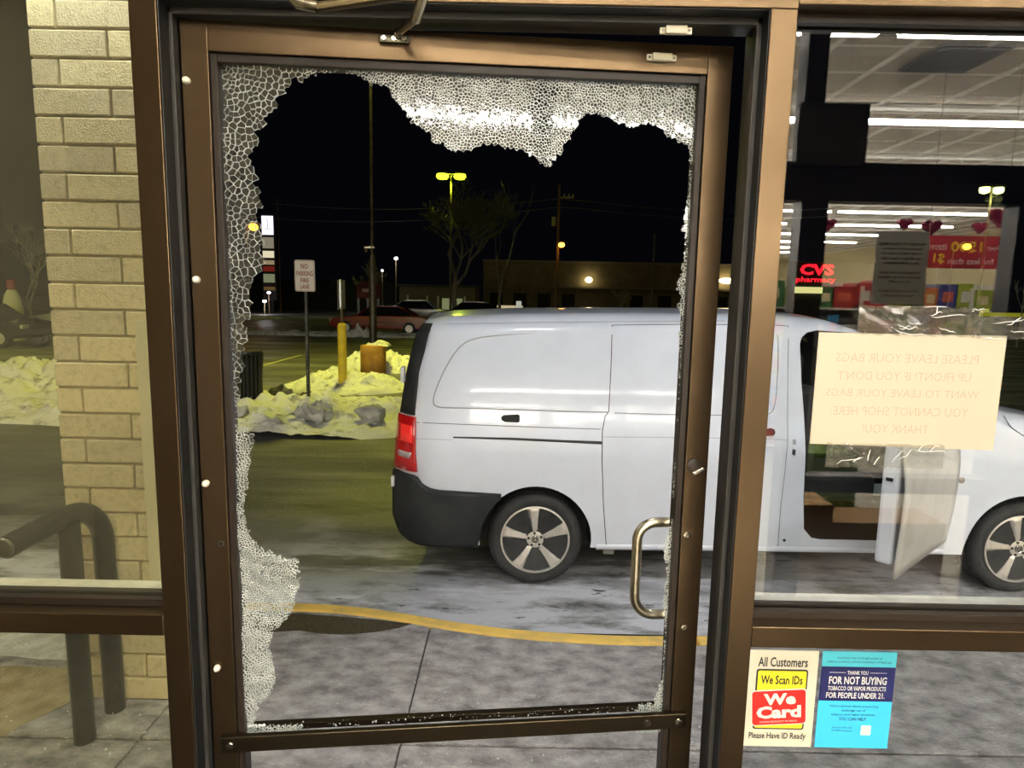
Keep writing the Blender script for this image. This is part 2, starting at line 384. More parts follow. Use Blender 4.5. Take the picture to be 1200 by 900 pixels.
# tall light pole with orange concrete foot, luminaires out of view overhead
p = Vector((-3.32, 15.1, RZ)); lp = thing('light_pole', 'tall black parking lot light pole on an orange round concrete foot', 'light pole', p)
ORG = pm('faded_orange', (.56, .29, .04), .7, col2=(.42, .2, .03), ns=4, bump=.2)
MB().lathe([(.30, 0), (.30, .66), (.28, .69), (.1, .70)], p, n=28).build('concrete_foot', ORG, lp, smooth=True)
MB().lathe([(.095, .66), (.085, 2.6), (.035, 2.9), (.03, 8.2)], p, n=14).build('pole_shaft', pm('pole_black', (.02, .017, .013), .4, .5, col2=(.05, .04, .03), ns=9), lp, smooth=True)
MB().box(p.x-.18, p.x+.05, p.y-.03, p.y+.03, 2.78, 2.82).build('camera_bracket', DSTEEL, lp)
MB().lathe([(.03, 0), (.04, -.05), (.02, -.09)], (p.x-.14, p.y, 2.78), n=10).build('camera_dome', DSTEEL, lp)
MB().tube([(p.x-.55, p.y, 8.0), (p.x+.55, p.y, 8.0)], .03).build('arm', BLACK, lp)
LOTC = (1., .97, .15)
for s in (-1, 1):
    MB().box(p.x+s*.75-.22, p.x+s*.75+.22, p.y-.16, p.y+.16, 7.96, 8.08).build('lamp_head', BLACK, lp, bev=.02)
    MB().box(p.x+s*.75-.18, p.x+s*.75+.18, p.y-.12, p.y+.12, 7.945, 7.959).build('lamp_lens', emat('lot_lens', LOTC, 60), lp)
def lamp_spot(loc, col, W, ang):
    l = bpy.data.lights.new('lot_lamp', 'SPOT'); l.energy = W; l.color = col; l.shadow_soft_size = .3; l.spot_size = radians(ang); l.spot_blend = .85
    o = bpy.data.objects.new('lot_lamp', l); COL.objects.link(o); o.location = loc
def lamp_point(loc, col, W, r=.15, name='lamp'):
    l = bpy.data.lights.new(name, 'POINT'); l.energy = W; l.color = col; l.shadow_soft_size = r
    o = bpy.data.objects.new(name, l); COL.objects.link(o); o.location = loc; return o
lamp_spot((p.x, p.y, 7.8), LOTC, 2900, 124)
q_ = thing('light_pole', 'unseen light pole added out of frame to brighten the left of the lot', 'light pole', (-17, 15, RZ)); MB().lathe([(.1, 0), (.05, 8.2)], (-17, 15, RZ), n=12).build('pole_shaft', BLACK, q_); MB().box(-17.3, -16.7, 14.8, 15.2, 8., 8.12).build('lamp_head', BLACK, q_); MB().box(-17.2, -16.8, 14.85, 15.15, 7.98, 7.995).build('lamp_lens', emat('lot_lens', LOTC, 60), q_)
lamp_spot((-17, 15, 7.8), LOTC, 2200, 130)  # unseen lot lamp added to brighten the left side of the lot
sc_ = mound('snow_heap', -3.22, 15.16, .26, .2, .12, 'small heap of snow lying on the orange concrete pole foot', 7.7, nx=20, ny=14); sc_.location.z += .71
# ribbed black trash can
p = Vector((-4.22, 10.1, RZ)); tc = thing('trash_can', 'black slatted trash can beside the snow bank', 'trash can', p)
MB().lathe([(.15, .03), (.16, .86), (.0, .87)], p, n=20).build('liner', pm('can_liner', (.006, .006, .006), .6), tc)
SL = pm('can_black', (.018, .018, .016), .35, .3)
for i in range(20):
    a_ = 2*pi*i/20; c_ = p+Vector((cos(a_)*.185, sin(a_)*.185, 0))
    MB().tube([c_+Vector((0, 0, .03)), c_+Vector((cos(a_)*.005, sin(a_)*.005, .5)), c_+Vector((cos(a_)*.03, sin(a_)*.03, .93))], .018, 6).build('slat', SL, tc)
MB().lathe([(.16, .9), (.215, .9), (.225, .93), (.215, .955), (.16, .955)], p, n=24).build('rim', SL, tc, smooth=True)
# bent pipe rail in front of the brick pier
br = thing('pipe_rail', 'dark bent pipe guard rail in front of the brick pier', 'railing', (-1.6, 2.2, 0))
PIPE = pm('pipe_black', (.014, .013, .010), .35, .1, col2=(.028, .026, .018), ns=30, bump=.05)
MB().tube([(-1.60, 2.215, 0), (-1.60, 2.215, .86)], .037, 16).build('post', PIPE, br, smooth=True)
pa = [(-1.60, 2.40, 0), (-1.60, 2.40, .72)]
for i in range(1, 9):
    t = i/8*pi/2; pa.append((-1.60-.012*(1-cos(t)), 2.40-.16*(1-cos(t)), .72+.16*sin(t)))
pa += [(-1.615, 2.16, .88), (-1.63, 2.0, .868), (-1.632, 1.965, .866)]
MB().tube(pa, .038, 18).build('bent_pipe', PIPE, br, smooth=True)
MB().lathe([(.0, -.012), (.028, -.010), (.036, 0), (.036, .012)], (-1.632, 1.965, .866), 'y', 18).build('end_cap', DSTEEL, br, smooth=True)

# ================================================================== BRICK PIER (a brick each)
pier = thing('wall_pier', None, None, (-1.6, 2.6, 0), kind='structure')
BR = [pm('brick_buff_%d' % i, c, .9, col2=tuple(k*.72 for k in c), ns=45, lo=.48, hi=.75, bump=.35, bs=160) for i, c in enumerate([(.70, .61, .40), (.65, .57, .38), (.74, .65, .43), (.60, .53, .37)])]
MB().box(-1.785, -1.385, 2.475, 3.0, 0, 3.3).build('mortar_core', pm('mortar', (.38, .33, .21), .95, bump=.3), pier)
cw, chh, g = .29, .1015, .009; k = 0; z = 0
bmesh_cache = {}
while z < 3.25:
    x = -1.79-(0 if k % 2 else cw*.64)
    while x < -1.38:
        x0, x1 = max(x, -1.79)+g/2, min(x+cw, -1.38)-g/2
        if x1-x0 > .03:
            j = random.random()*.003
            o = MB().box(x0, x1, 2.46-j, 2.56, z+g/2, z+chh-g/2).build('brick', random.choice(BR), pier)
            bv = o.modifiers.new('bevel', 'BEVEL'); bv.width = .004; bv.segments = 1
        x += cw
    z += chh; k += 1
MB().box(-1.452, -1.41, 2.444, 2.456, .42, 1.586).build('corner_guard', pm('cream_trim', (.62, .58, .42), .5), pier, label='cream vertical trim strip on the pier')
# ================================================================== STOREFRONT
YF, YB_ = 1.085, 1.195
def frame(name, x0, x1, z0, z1, y0=YF, y1=YB_, mat=BRONZE, parent=None, **k):
    return MB().box(x0, x1, y0, y1, z0, z1).build(name, mat, parent, bev=.0015, **k)
tr = thing('trim_1', None, None, (0, 1.14, 0), kind='structure')
frame('mullion', -.625, -.58, 0, 2.165, parent=tr)
frame('mullion', .402, .445, 0, 2.165, parent=tr)
frame('door_head', -.625, .445, 2.165, 2.215, parent=tr)
frame('door_stop', -.58, -.572, 0, 2.165, 1.118, 1.135, pm('weatherstrip_grey', (.018, .017, .015), .6, 0.), tr)
frame('door_stop', .392, .402, 0, 2.165, 1.118, 1.135, MATS['weatherstrip_grey'], tr)
frame('door_stop', -.58, .402, 2.153, 2.165, 1.118, 1.135, MATS['weatherstrip_grey'], tr)
for xa, xb, za, zb in ((-.58, -.578, .012, 2.165), (.400, .402, .012, 2.165), (-.578, .400, 2.163, 2.165)):  # black plates on the bronze reveals stand in for their shade
    frame('jamb_shade', xa, xb, za, zb, 1.088, 1.117, GASKET_SHADE, tr); frame('jamb_shade', xa, xb, za, zb, 1.137, 1.193, GASKET_SHADE, tr)
frame('threshold', -.58, .402, -.01, .012, 1.08, 1.2, DSTEEL, tr)
# above-door panel and fascia
MB().box(-3.4, 3.4, 1.09, 1.19, 2.26, 3.8).build('wall_front', pm('fascia_tan', (.42, .33, .2), .7), kind='structure', origin0=True)
MB().box(-3.4, -2.3, 1.09, 1.19, 0, 2.26).build('wall_front', MATS['fascia_tan'], kind='structure', origin0=True)
def window(name, x0, x1, head_z, glass, side):
    w_ = thing(name, None, None, ((x0+x1)/2, 1.14, 0), kind='structure')
    frame('head_rail', x0, x1, head_z, 2.262, parent=w_)
    frame('mid_rail', x0, x1, 1.077, 1.117, parent=w_)
    frame('sill_rail', x0, x1, 0, .10, parent=w_)
    jx = (x0-.0, x0+.045) if side < 0 else (x1-.045, x1)
    frame('jamb', jx[0], jx[1], .1, head_z, parent=w_)
    ga, gb = (x0+.045, x1) if side < 0 else (x0, x1-.045)
    for z0, z1 in ((1.117, head_z), (.10, 1.077)):
        # glazing stops inside and outside, then the pane
        for yy0, yy1, mt in ((1.118, 1.134, BRONZE_D), (1.148, 1.164, BRONZE_D)):
            MB().box(ga, gb, yy0, yy1, z0, z0+.013).build('glazing_stop', mt, w_)
            MB().box(ga, gb, yy0, yy1, z1-.013, z1).build('glazing_stop', mt, w_)
        MB().box(ga, gb, 1.138, 1.144, z0, z1).build('pane', glass, w_)
    # weathered ledge outside
    MB().box(ga, gb, 1.165, 1.215, 1.095, 1.121).build('ledge', pm('ledge_dusty', (.42, .41, .36), .6, col2=(.6, .59, .55), ns=9), w_)
    return w_
window('window_1', -2.3, -.625, 2.205, GLASS_L, -1)
window('window_2', .445, 3.2, 2.172, GLASS, 1)
# canopy over the walk with its recessed lights
cn = thing('canopy', None, None, (0, 2, 3.3), kind='structure')
MB().box(-6, 6, 1.19, 3.0, 3.36, 3.5).build('soffit', pm('soffit_cream', (.7, .66, .55), .7), cn)
for k, x in enumerate((-3.2, -1.6, 0.2, 1.9, 3.6)):
    t = thing('canopy_light', 'recessed square canopy light over the sidewalk, fixture counted from the left: '+('one', 'two', 'three', 'four', 'five')[k], 'light', (x, 2.3, 3.3), 'canopy lights over the sidewalk')
    MB().box(x-.2, x+.2, 2.1, 2.5, 3.335, 3.36).build('housing', DSTEEL, t)
    MB().box(x-.17, x+.17, 2.13, 2.47, 3.328, 3.335).build('lens', emat('canopy_lens', (1, .98, .93), 9), t)
    l = bpy.data.lights.new('canopy_lamp', 'AREA'); l.size = .34; l.energy = 30; l.color = (.88, .94, 1.)
    lo = bpy.data.objects.new('canopy_lamp', l); COL.objects.link(lo); lo.location = (x, 2.3, 3.32)
    lo.rotation_euler = (radians(22), 0, 0)

# ================================================================== THE DOOR LEAF
dr = thing('door_1', None, None, DR, rz=DA, local=True, kind='structure')
dr['label'] = 'open bronze aluminium glass door with most of its tempered pane missing'
W = .961
def dbox(name, x0, x1, y0, y1, z0, z1, mat=BRONZE, par=dr, bev=.0012, **k): return MB().box(x0, x1, y0, y1, z0, z1).build(name, mat, par, bev=bev, **k)
dbox('stile', 0, .045, 0, .044, .01, 2.154); dbox('stile', W-.045, W, 0, .044, .01, 2.154)
dbox('top_rail', .045, W-.045, 0, .044, 2.105, 2.154); dbox('bottom_rail', .045, W-.045, 0, .044, .01, .26)
for n_, x0, x1, z0, z1 in (('glass_stop', .045, .057, .26, 2.105), ('glass_stop', W-.057, W-.045, .26, 2.105), ('glass_stop', .057, W-.057, 2.091, 2.105), ('glass_stop', .057, W-.057, .26, .273)):
    dbox(n_, x0, x1, .008, .04, z0, z1, BRONZE_D)
# push bars, inner one screwed across the stiles, outer one behind
def slantbar(name, x0, x1, z0, z1, hgt, y0, y1, par=dr):
    vs = [(x, y, z) for x, zz in ((x0, z0), (x1, z1)) for y in (y0, y1) for z in (zz-hgt, zz)]
    b = MB().add(vs, [(0, 1, 3, 2), (4, 6, 7, 5), (0, 4, 5, 1), (2, 3, 7, 6), (0, 2, 6, 4), (1, 5, 7, 3)])
    return b.build(name, pm('bar_bronze', (.05, .037, .022), .28, .9), par, bev=.0015)
pb = slantbar('push_bar', .018, .945, .842, .864, .033, -.012, -.0005)
slantbar('outer_bar', .06, .90, .826, .846, .013, .044, .06)
for x, z in ((.036, .826), (.928, .847), (.862, .846)):
    s_ = MB().lathe([(.0075, 0), (.0075, -.002), (.006, -.0035), (.0, -.004)], (x, -.012, z), 'y', 14).build('screw', STEEL if x != .862 else BRONZE_D, pb, smooth=True)
# domed caps and holes on the hinge stile
for x, z in ((.0085, 2.055), (.0095, 1.721), (.0095, 1.349), (.0145, .982)):
    MB().lathe([(.0065, 0), (.0065, -.004), (.005, -.008), (.0025, -.0098), (0, -.0102)], (x, 0, z), 'y', 16).build('bumper_cap', pm('cap_ivory', (.8, .76, .62), .35), dr, smooth=True)
MB().lathe([(.006, 0), (.006, -.001), (.004, -.0012)], (.031, 0, 1.232), 'y', 12).build('screw_hole', DSTEEL, dr)
MB().lathe([(.004, -.0012), (.004, -.002), (0, -.002)], (.031, 0, 1.232), 'y', 12).build('hole', GASKET_SHADE, dr)
# lock with thumb turn, stile screws
lk = MB().lathe([(.014, 0), (.014, -.004), (.010, -.006), (.0, -.006)], (.932, 0, 1.383), 'y', 20).build('lock_cylinder', BRONZE_D, dr, smooth=True)
t_ = MB().box(.924, .948, -.022, -.006, 1.372, 1.380); R_ = Matrix.Rotation(radians(-28), 3, 'Y'); cc = Vector((.936, 0, 1.376))
t_.v = [tuple(cc+R_@(Vector(v)-cc)) for v in t_.v]; t_.build('thumb_turn', pm('bright_metal', (.8, .76, .66), .2, 1.), lk, bev=.002)
for x, z in ((.927, 1.241), (.932, 1.046)):
    s_ = MB().lathe([(.0075, 0), (.007, -.003), (.004, -.0035), (.0035, -.0015), (0, -.0015)], (x, 0, z), 'y', 6 if z < 1.1 else 16).build('bolt', STEEL, dr)
# bent steel pull on the outside
def arc(cx, cz, r, a0, a1, n, y): return [(cx+r*cos(radians(a0+(a1-a0)*i/n)), y, cz+r*sin(radians(a0+(a1-a0)*i/n))) for i in range(n+1)]
yh = .085
hp = [(.932, .044, 1.236), (.932, .07, 1.236), (.92, yh, 1.236), (.90, yh, 1.236)]+arc(.891, 1.197, .039, 90, 180, 8, yh)+arc(.895, 1.073, .043, 180, 270, 8, yh)+[(.905, yh, 1.03), (.92, yh, 1.03), (.932, .07, 1.03), (.932, .044, 1.03)]
MB().tube(hp, .0105, 16).build('pull_handle', pm('worn_brass_steel', (.62, .56, .42), .28, 1., col2=(.28, .24, .15), ns=14, lo=.45, hi=.7), dr, smooth=60)
# alarm contact on the leaf, and its mate on the frame
def contact(par, x, y, z, loc=True):
    c_ = MB().box(x-.018, x+.018, y-.011, y, z-.0065, z+.0065).build('alarm_contact', WPLAST, par, bev=.002)
    for s in (-1, 1):
        e_ = MB().box(x+s*.022-.005, x+s*.022+.005, y-.005, y, z-.0055, z+.0055).build('mounting_ear', WPLAST, c_, bev=.0015)
        MB().lathe([(.0025, 0), (.0022, -.001), (0, -.001)], (x+s*.022, y-.005, z), 'y', 8).build('screw', DSTEEL, c_) 
    return c_
contact(dr, .829, 0, 2.128)
contact(tr, .262, 1.135, 2.147)
# closer arm: shoe on the door, forearm up to the closer above, main arm to the left
shoe = MB().box(.333, .385, -.012, 0, 2.129, 2.142).build('closer_shoe', pm('shoe_dark', (.05, .045, .03), .25, .9), dr, bev=.002)
for x in (.342, .359, .376): MB().lathe([(.0045, 0), (.004, -.002), (0, -.002)], (x, -.012, 2.1355), 'y', 10).build('screw', STEEL, shoe)
ca = thing('door_closer', 'metal door closer arm reaching down to the top rail of the door', 'door closer', (-.2, 1.0, 2.1))
q0 = DR+Matrix.Rotation(DA, 3, 'Z')@Vector((.366, -.014, 2.143)); q1 = PY(487, 22, 1.07); q2 = PY(499, -14, 1.0)
MB().tube([q0, q1], [.006, .0065], 12).build('forearm', STEEL, ca, smooth=True)
MB().tube([q1, q2], [.009, .009], 12).build('forearm_sleeve', STEEL, ca, smooth=True)
MB().blob(q0, .008, .008, .008, 12, 8).build('ball_joint', STEEL, ca, smooth=True)
q3 = PY(349, 4, 1.03); q4 = PY(372, 9, 1.03); q5 = PY(470, -6, 1.03)
MB().tube([q4, q5], [.0075, .009], 10).build('main_arm', pm('arm_bronze', (.14, .11, .06), .35, 1.), ca, smooth=True)
MB().tube([q3-Vector((.012, 0, -.008)), q3, q4], [.006, .0085, .0085], 10).build('elbow', STEEL, ca, smooth=True)
MB().box(-.2, .06, 1.0, 1.085, 2.225, 2.28).build('closer_body', BRONZE_D, ca, bev=.006)

# ================================================================== SHATTERED PANE (own cells, own cracks)
HOLE = [(338, 90), (350, 90), (352, 93), (372, 85), (385, 82), (400, 82), (412, 85), (424, 90), (433, 98), (448, 99), (457, 104), (459, 112), (470, 123), (478, 134), (483, 142), (493, 148), (503, 155), (508, 168), (520, 167), (527, 176), (540, 177), (550, 176), (568, 167), (580, 170), (600, 173), (615, 178), (628, 184), (632, 190), (643, 195), (648, 188), (657, 180), (660, 170), (670, 158), (680, 138), (688, 132), (700, 134), (716, 138), (722, 143), (740, 148), (755, 144), (770, 147), (780, 152), (785, 160), (800, 167), (808, 172), (811, 180),
        (809, 195), (810, 215), (806, 235), (803, 255), (800, 268), (806, 280), (799, 320), (794, 338), (800, 350), (794, 360), (800, 372), (797, 390), (799, 420), (797, 460), (796, 520), (789, 560), (791, 600), (785, 625), (779, 640), (779, 655), (783, 665), (779, 700), (780, 740), (778, 790), (766, 826)]
HOLE_L = [(291, 852), (297, 845), (300, 828), (315, 815), (322, 800), (318, 780), (315, 760), (318, 742), (330, 730), (342, 718), (345, 700), (352, 682), (360, 668), (358, 658), (335, 655), (310, 645), (295, 632), (289, 618), (286, 590), (288, 560), (291, 535), (297, 512), (286, 503), (276, 498), (277, 475), (283, 442), (284, 415), (290, 388), (287, 375), (293, 362), (289, 345), (294, 325), (305, 315), (306, 300), (308, 282), (303, 262), (300, 250), (307, 240), (305, 230), (300, 215), (297, 205), (292, 190), (293, 178), (300, 165), (297, 158), (308, 150), (313, 143), (309, 138), (315, 130), (322, 124), (320, 118), (327, 113), (333, 108), (336, 98)]
hole = [PD(x, y) for x, y in HOLE+HOLE_L]
GX0, GX1, GZ0, GZ1 = .054, W-.054, .80, 2.094
def inside(x, z, poly):
    c = False; n = len(poly); j = n-1
    for i in range(n):
        a, b = poly[i]; e, f = poly[j]
        if (b > z) != (f > z) and x < (e-a)*(z-b)/(f-b)+a: c = not c
        j = i
    return c
def clip(poly, nx, nz, d):
    out = []; n = len(poly)
    for i in range(n):
        a = poly[i]; b = poly[(i+1) % n]; da = a[0]*nx+a[1]*nz-d; db = b[0]*nx+b[1]*nz-d
        if da <= 0: out.append(a)
        if (da < 0) != (db < 0) and da != db:
            t = da/(da-db); out.append((a[0]+(b[0]-a[0])*t, a[1]+(b[1]-a[1])*t))
    return out
def spacing(x, z): return spacing0(x, z)*(1+.55*noise.noise(Vector((x*38, z*38, 2.2))))
def spacing0(x, z):            # crack pitch: coarse at the upper hinge corner, fine elsewhere
    if x < .16 and z > 1.45: return .0125
    if x < .2 and z > 1.95: return .012
    if z < 1.25: return .0047
    return .0060 if x > .85 else .0056
rng = random.Random(3); seeds = []; CELL = .013; H_ = {}
def near_seed(x, z, r):
    k = int(x/CELL), int(z/CELL)
    for i in (-1, 0, 1):
        for j in (-1, 0, 1):
            for q in H_.get((k[0]+i, k[1]+j), ()):
                if (q[0]-x)**2+(q[1]-z)**2 < r*r: return True
    return False
strips = [(GX0-.012, .17, GZ0-.012, GZ1+.012), (.17, GX1+.012, 1.93, GZ1+.012), (.85, GX1+.012, .80, 1.93)]
for x0, x1, z0, z1 in strips:
    for _ in range(int((x1-x0)*(z1-z0)/(.005**2)*3.2)):
        x = rng.uniform(x0, x1); z = rng.uniform(z0, z1)
        sp_ = spacing(x, z)
        if near_seed(x, z, sp_*.62): continue
        # keep seeds near the kept glass only
        if inside(x, z, hole) and not any(not inside(x+dx, z+dz, hole) for dx, dz in ((.02, 0), (-.02, 0), (0, .02), (0, -.02))): continue
        H_.setdefault((int(x/CELL), int(z/CELL)), []).append((x, z)); seeds.append((x, z))
cellsA = MB()
def bulge(x, z):              # the sheet sags and buckles where it has let go of the frame
    if x > .2: return .0004*noise.noise(Vector((x*20, z*20, 4)))
    s = .0035*noise.noise(Vector((x*14, z*9, 1.3)))+.002*noise.noise(Vector((x*45, z*40, 4)))
    if x < .17: s *= 3.2
    return s
frag = MB()
for (x, z) in seeds:
    if inside(x, z, hole) or not (GX0 < x < GX1 and GZ0 < z < GZ1): continue
    r = .02; poly = [(x-r, z-r), (x+r, z-r), (x+r, z+r), (x-r, z+r)]
    k = int(x/CELL), int(z/CELL)
    nb = [q for i in (-2, -1, 0, 1, 2) for j in (-2, -1, 0, 1, 2) for q in H_.get((k[0]+i, k[1]+j), ()) if q != (x, z)]
    nb.sort(key=lambda q: (q[0]-x)**2+(q[1]-z)**2)
    for q in nb[:22]:
        nx, nz = q[0]-x, q[1]-z; d = (q[0]**2+q[1]**2-x*x-z*z)/2
        poly = clip(poly, nx, nz, d)
        if len(poly) < 3: break
    poly = clip(clip(clip(clip(poly, 1, 0, GX1), -1, 0, -GX0), 0, 1, GZ1), 0, -1, -GZ0) if len(poly) >= 3 else poly
    if len(poly) < 3 or max((a-x)**2+(b-z)**2 for a, b in poly) > (spacing(x, z)*1.5)**2: continue
    n = len(poly); cx = sum(p_[0] for p_ in poly)/n; cz = sum(p_[1] for p_ in poly)/n
    rad = sum(sqrt((a-cx)**2+(b-cz)**2) for a, b in poly)/n
    e = rng.uniform(.00025, .0006)+(.0002 if z < 1.25 else 0)
    f = max(.3, 1-e/max(rad*.85, 1e-5))
    tx, tz = rng.gauss(0, .0025), rng.gauss(0, .0025)
    if x < .10 and z > 1.72: tx, tz = tx*10, tz*12+.03
    elif x < .2: tx, tz = tx*4, tz*4
    y0 = .021
    outer = [(a, y0+bulge(a, b), b) for a, b in poly]
    inner = [(cx+(a-cx)*f, y0+bulge(cx, cz)+(a-cx)*tx+(b-cz)*tz, cz+(b-cz)*f) for a, b in poly]
    back = [(a, y0+.0045+bulge(a, b), b) for a, b in poly]
    frag.cur = 1; frag.add(outer+inner, [(i, (i+1) % n, n+(i+1) % n, n+i) for i in range(n)])
    frag.cur = 0; frag.add(inner, [tuple(range(n))])
    frag.cur = 1; frag.add(outer+back, [(i, n+i, n+(i+1) % n, (i+1) % n) for i in range(n) if rng.random() < .5])
CRK = bpy.data.materials.new('fracture_edge'); CRK.use_nodes = True; nt = CRK.node_tree; nt.nodes.clear()
o_ = nt.nodes.new('ShaderNodeOutputMaterial'); d1 = nt.nodes.new('ShaderNodeBsdfDiffuse'); d2 = nt.nodes.new('ShaderNodeBsdfTranslucent'); g1 = nt.nodes.new('ShaderNodeBsdfGlossy'); tp = nt.nodes.new('ShaderNodeBsdfTransparent')
g1.inputs['Roughness'].default_value = .25; d1.inputs[0].default_value = (.72, .74, .70, 1); d2.inputs[0].default_value = (.9, .95, .92, 1)
ms = [nt.nodes.new('ShaderNodeMixShader') for _ in range(3)]; ms[0].inputs[0].default_value = .35; ms[1].inputs[0].default_value = .15; ms[2].inputs[0].default_value = .12
nt.links.new(d1.outputs[0], ms[0].inputs[1]); nt.links.new(d2.outputs[0], ms[0].inputs[2]); nt.links.new(ms[0].outputs[0], ms[1].inputs[1]); nt.links.new(g1.outputs[0], ms[1].inputs[2])
nt.links.new(ms[1].outputs[0], ms[2].inputs[1]); nt.links.new(tp.outputs[0], ms[2].inputs[2]); nt.links.new(ms[2].outputs[0], o_.inputs[0])
frag.build('shattered_glass', [SHARD, CRK], dr, fix=False, kind='stuff', label='crazed white remains of the broken tempered pane')
# crumbs of tempered glass on the sidewalk, and on the bars
cr = MB(); rr = random.Random(11)
def crumb(mb, x, y, z, s):
    vs = [Vector((x, y, z))+Vector((rr.uniform(-1, 1), rr.uniform(-1, 1), rr.uniform(0, 1.2)))*s for _ in range(5)]
    mb.add(vs, [(0, 1, 2), (0, 2, 3), (0, 3, 1), (1, 2, 4), (2, 3, 4), (3, 1, 4)])
for _ in range(900):
    x = rr.gauss(-.1, .8); y = 1.3+abs(rr.gauss(0, .7))
    if y < csm(x)-.1 and abs(x) < 3: crumb(cr, x, y, .001, rr.uniform(.002, .005))
for _ in range(60): crumb(cr, rr.uniform(-2.3, -1.3), rr.uniform(1.8, 2.4), .001, rr.uniform(.004, .012))
o = cr.build('glass_crumbs', pm('crumb_glass', (.75, .8, .78), .15, spec=1.), fix=False, origin0=True); o['kind'] = 'stuff'; tag(o, 'loose crumbs of broken glass and salt scattered over the sidewalk', 'broken glass')
c2 = MB()
for _ in range(130):
    x = rr.uniform(.07, .9); crumb(c2, x, rr.uniform(.02, .04), .83+(x-.06)*.0225+.001, rr.uniform(.001, .0028))
for _ in range(40): crumb(c2, rr.choice((rr.uniform(.06, .09), rr.uniform(.87, .90))), .025, .838, rr.uniform(.002, .005))
c2.build('glass_crumbs', MATS['crumb_glass'], dr, fix=False, kind='stuff')

# ================================================================== NOTICES ON THE GLASS
GF = 1.1375
PAPER = pm('paper_cream', (.50, .435, .325), .6)
pp = thing('paper_notice', 'large cream paper notice taped on the right window, its words showing through backwards', 'notice', (.71, GF, 1.445))
MB().add([(.545, GF-.002, 1.447), (.880, GF-.002, 1.441), (.880, GF-.002, 1.6495), (.545, GF-.002, 1.6495), (.545, GF-.0008, 1.447), (.880, GF-.0008, 1.441), (.880, GF-.0008, 1.6495), (.545, GF-.0008, 1.6495)],
         [(0, 1, 2, 3), (4, 7, 6, 5), (0, 3, 7, 4), (1, 5, 6, 2), (3, 2, 6, 7), (0, 4, 5, 1)]).build('sheet', PAPER, pp)
INKF = pm('ink_showthrough', (.42, .335, .25), .7)
for i, (t, x0, x1) in enumerate((('PLEASE LEAVE YOUR BAGS', .579, .834), ("UP FRONT! IF YOU DON'T", .584, .824), ('WANT TO LEAVE YOUR BAGS,', .562, .842), ('YOU CANNOT SHOP HERE.', .578, .826), ('THANK YOU!', .638, .758))):
    zc = 1.606-.0322*i
    text(t, INKF, pp, x0, x1, zc-.008, zc+.008, GF-.002, mirror=True)
# tape
TAPE = glass_mat('clear_tape', (.8, .8, .78), .10, rough=.08, grime=.10)
def tape(x0, x1, z0, z1, seed, label):
    rows = []
    for j in range(13):
        r = []
        for i in range(61):
            x = x0+(x1-x0)*i/60; z = z0+(z1-z0)*j/12; q = Vector((x*60+seed, z*80, seed))
            e = .004*noise.noise(Vector((x*70, seed, j // 6))) if j in (0, 12) else 0
            wv = max(0, noise.noise(Vector((x*28+z*55, seed, 0))))**1.3*.008+.0015*noise.noise(q)
            r.append((x, GF-.0035-abs(wv), z+e))
        rows.append(r)
    o = MB().grid(rows).build('tape_strip', TAPE, fix=False, smooth=80); tag(o, label, 'tape')
    rq = random.Random(int(seed*10))
    for _ in range(9):
        xa = rq.uniform(x0, x1); za = rq.uniform(z0, z1); le = rq.uniform(.02, .07); an = rq.uniform(-.6, .6) if rq.random() < .75 else rq.uniform(.9, 1.6)
        P_ = []
        for i in range(7):
            t = i/6; P_.append((min(x1, xa+le*t*cos(an)), GF-.011, min(z1, max(z0, za+le*t*sin(an)*.5+.006*noise.noise(Vector((t*3, xa*50, 1)))))))
        MB().tube(P_, [.0002]+[.0007]*5+[.0002], 5).build('crease', pm('tape_crease', (.85, .85, .82), .2, spec=.9), o)
    return o
tape(.611, .83, 1.647, 1.699, 3.3, 'wrinkled clear tape along the top of the cream notice')
tape(.575, .79, 1.405, 1.449, 9.1, 'wrinkled clear tape along the bottom of the cream notice')
tape(.815, .93, 1.645, 1.683, 6.4, 'short piece of clear tape at the top right of the cream notice')
# sticker: we card
s1 = thing('age_check_sticker', 'cream and red We Card sticker low on the right window', 'sticker', (.53, GF, .84))
def plate(par, poly, d, mat, name='panel'): return MB().prism(poly, GF-d, GF-d+.0006).build(name, mat, par)
CRM = pm('sticker_cream', (.60, .55, .42), .5); INK = pm('sticker_black', (.012, .012, .012), .5); YL = pm('sticker_yellow', (.70, .60, .02), .5); RD = pm('sticker_red', (.56, .015, .01), .45); WH = pm('sticker_white', (.66, .64, .56), .5)
x0, x1, z0, z1 = .465, .597, .842, 1.043
plate(s1, [(x0, z0), (x1, z0), (x1, z1), (x0, z1)], .001, CRM, 'backing')
text('All Customers', INK, s1, x0+.017, x1-.020, z1-.034, z1-.014, GF-.0012, weight=.02)
plate(s1, rrect(x0+.015, x1-.018, z0+.037, z1-.039, .005), .0018, INK, 'black_border'); plate(s1, rrect(x0+.018, x1-.021, z0+.040, z1-.042, .003), .0024, YL, 'yellow_panel')
text('We Scan IDs', INK, s1, x0+.024, x1-.028, z1-.069, z1-.051, GF-.0026, weight=.02)
def rot(poly, cx, cz, a): return [(cx+(p_[0]-cx)*cos(a)-(p_[1]-cz)*sin(a), cz+(p_[0]-cx)*sin(a)+(p_[1]-cz)*cos(a)) for p_ in poly]
cx, cz, an = x0+.0625, z0+.084, radians(4)
plate(s1, rot(rrect(cx-.0535, cx+.0535, cz-.037, cz+.037, .007), cx, cz, an), .0030, WH, 'white_border'); plate(s1, rot(rrect(cx-.0515, cx+.0515, cz-.035, cz+.035, .006), cx, cz, an), .0036, RD, 'red_panel')
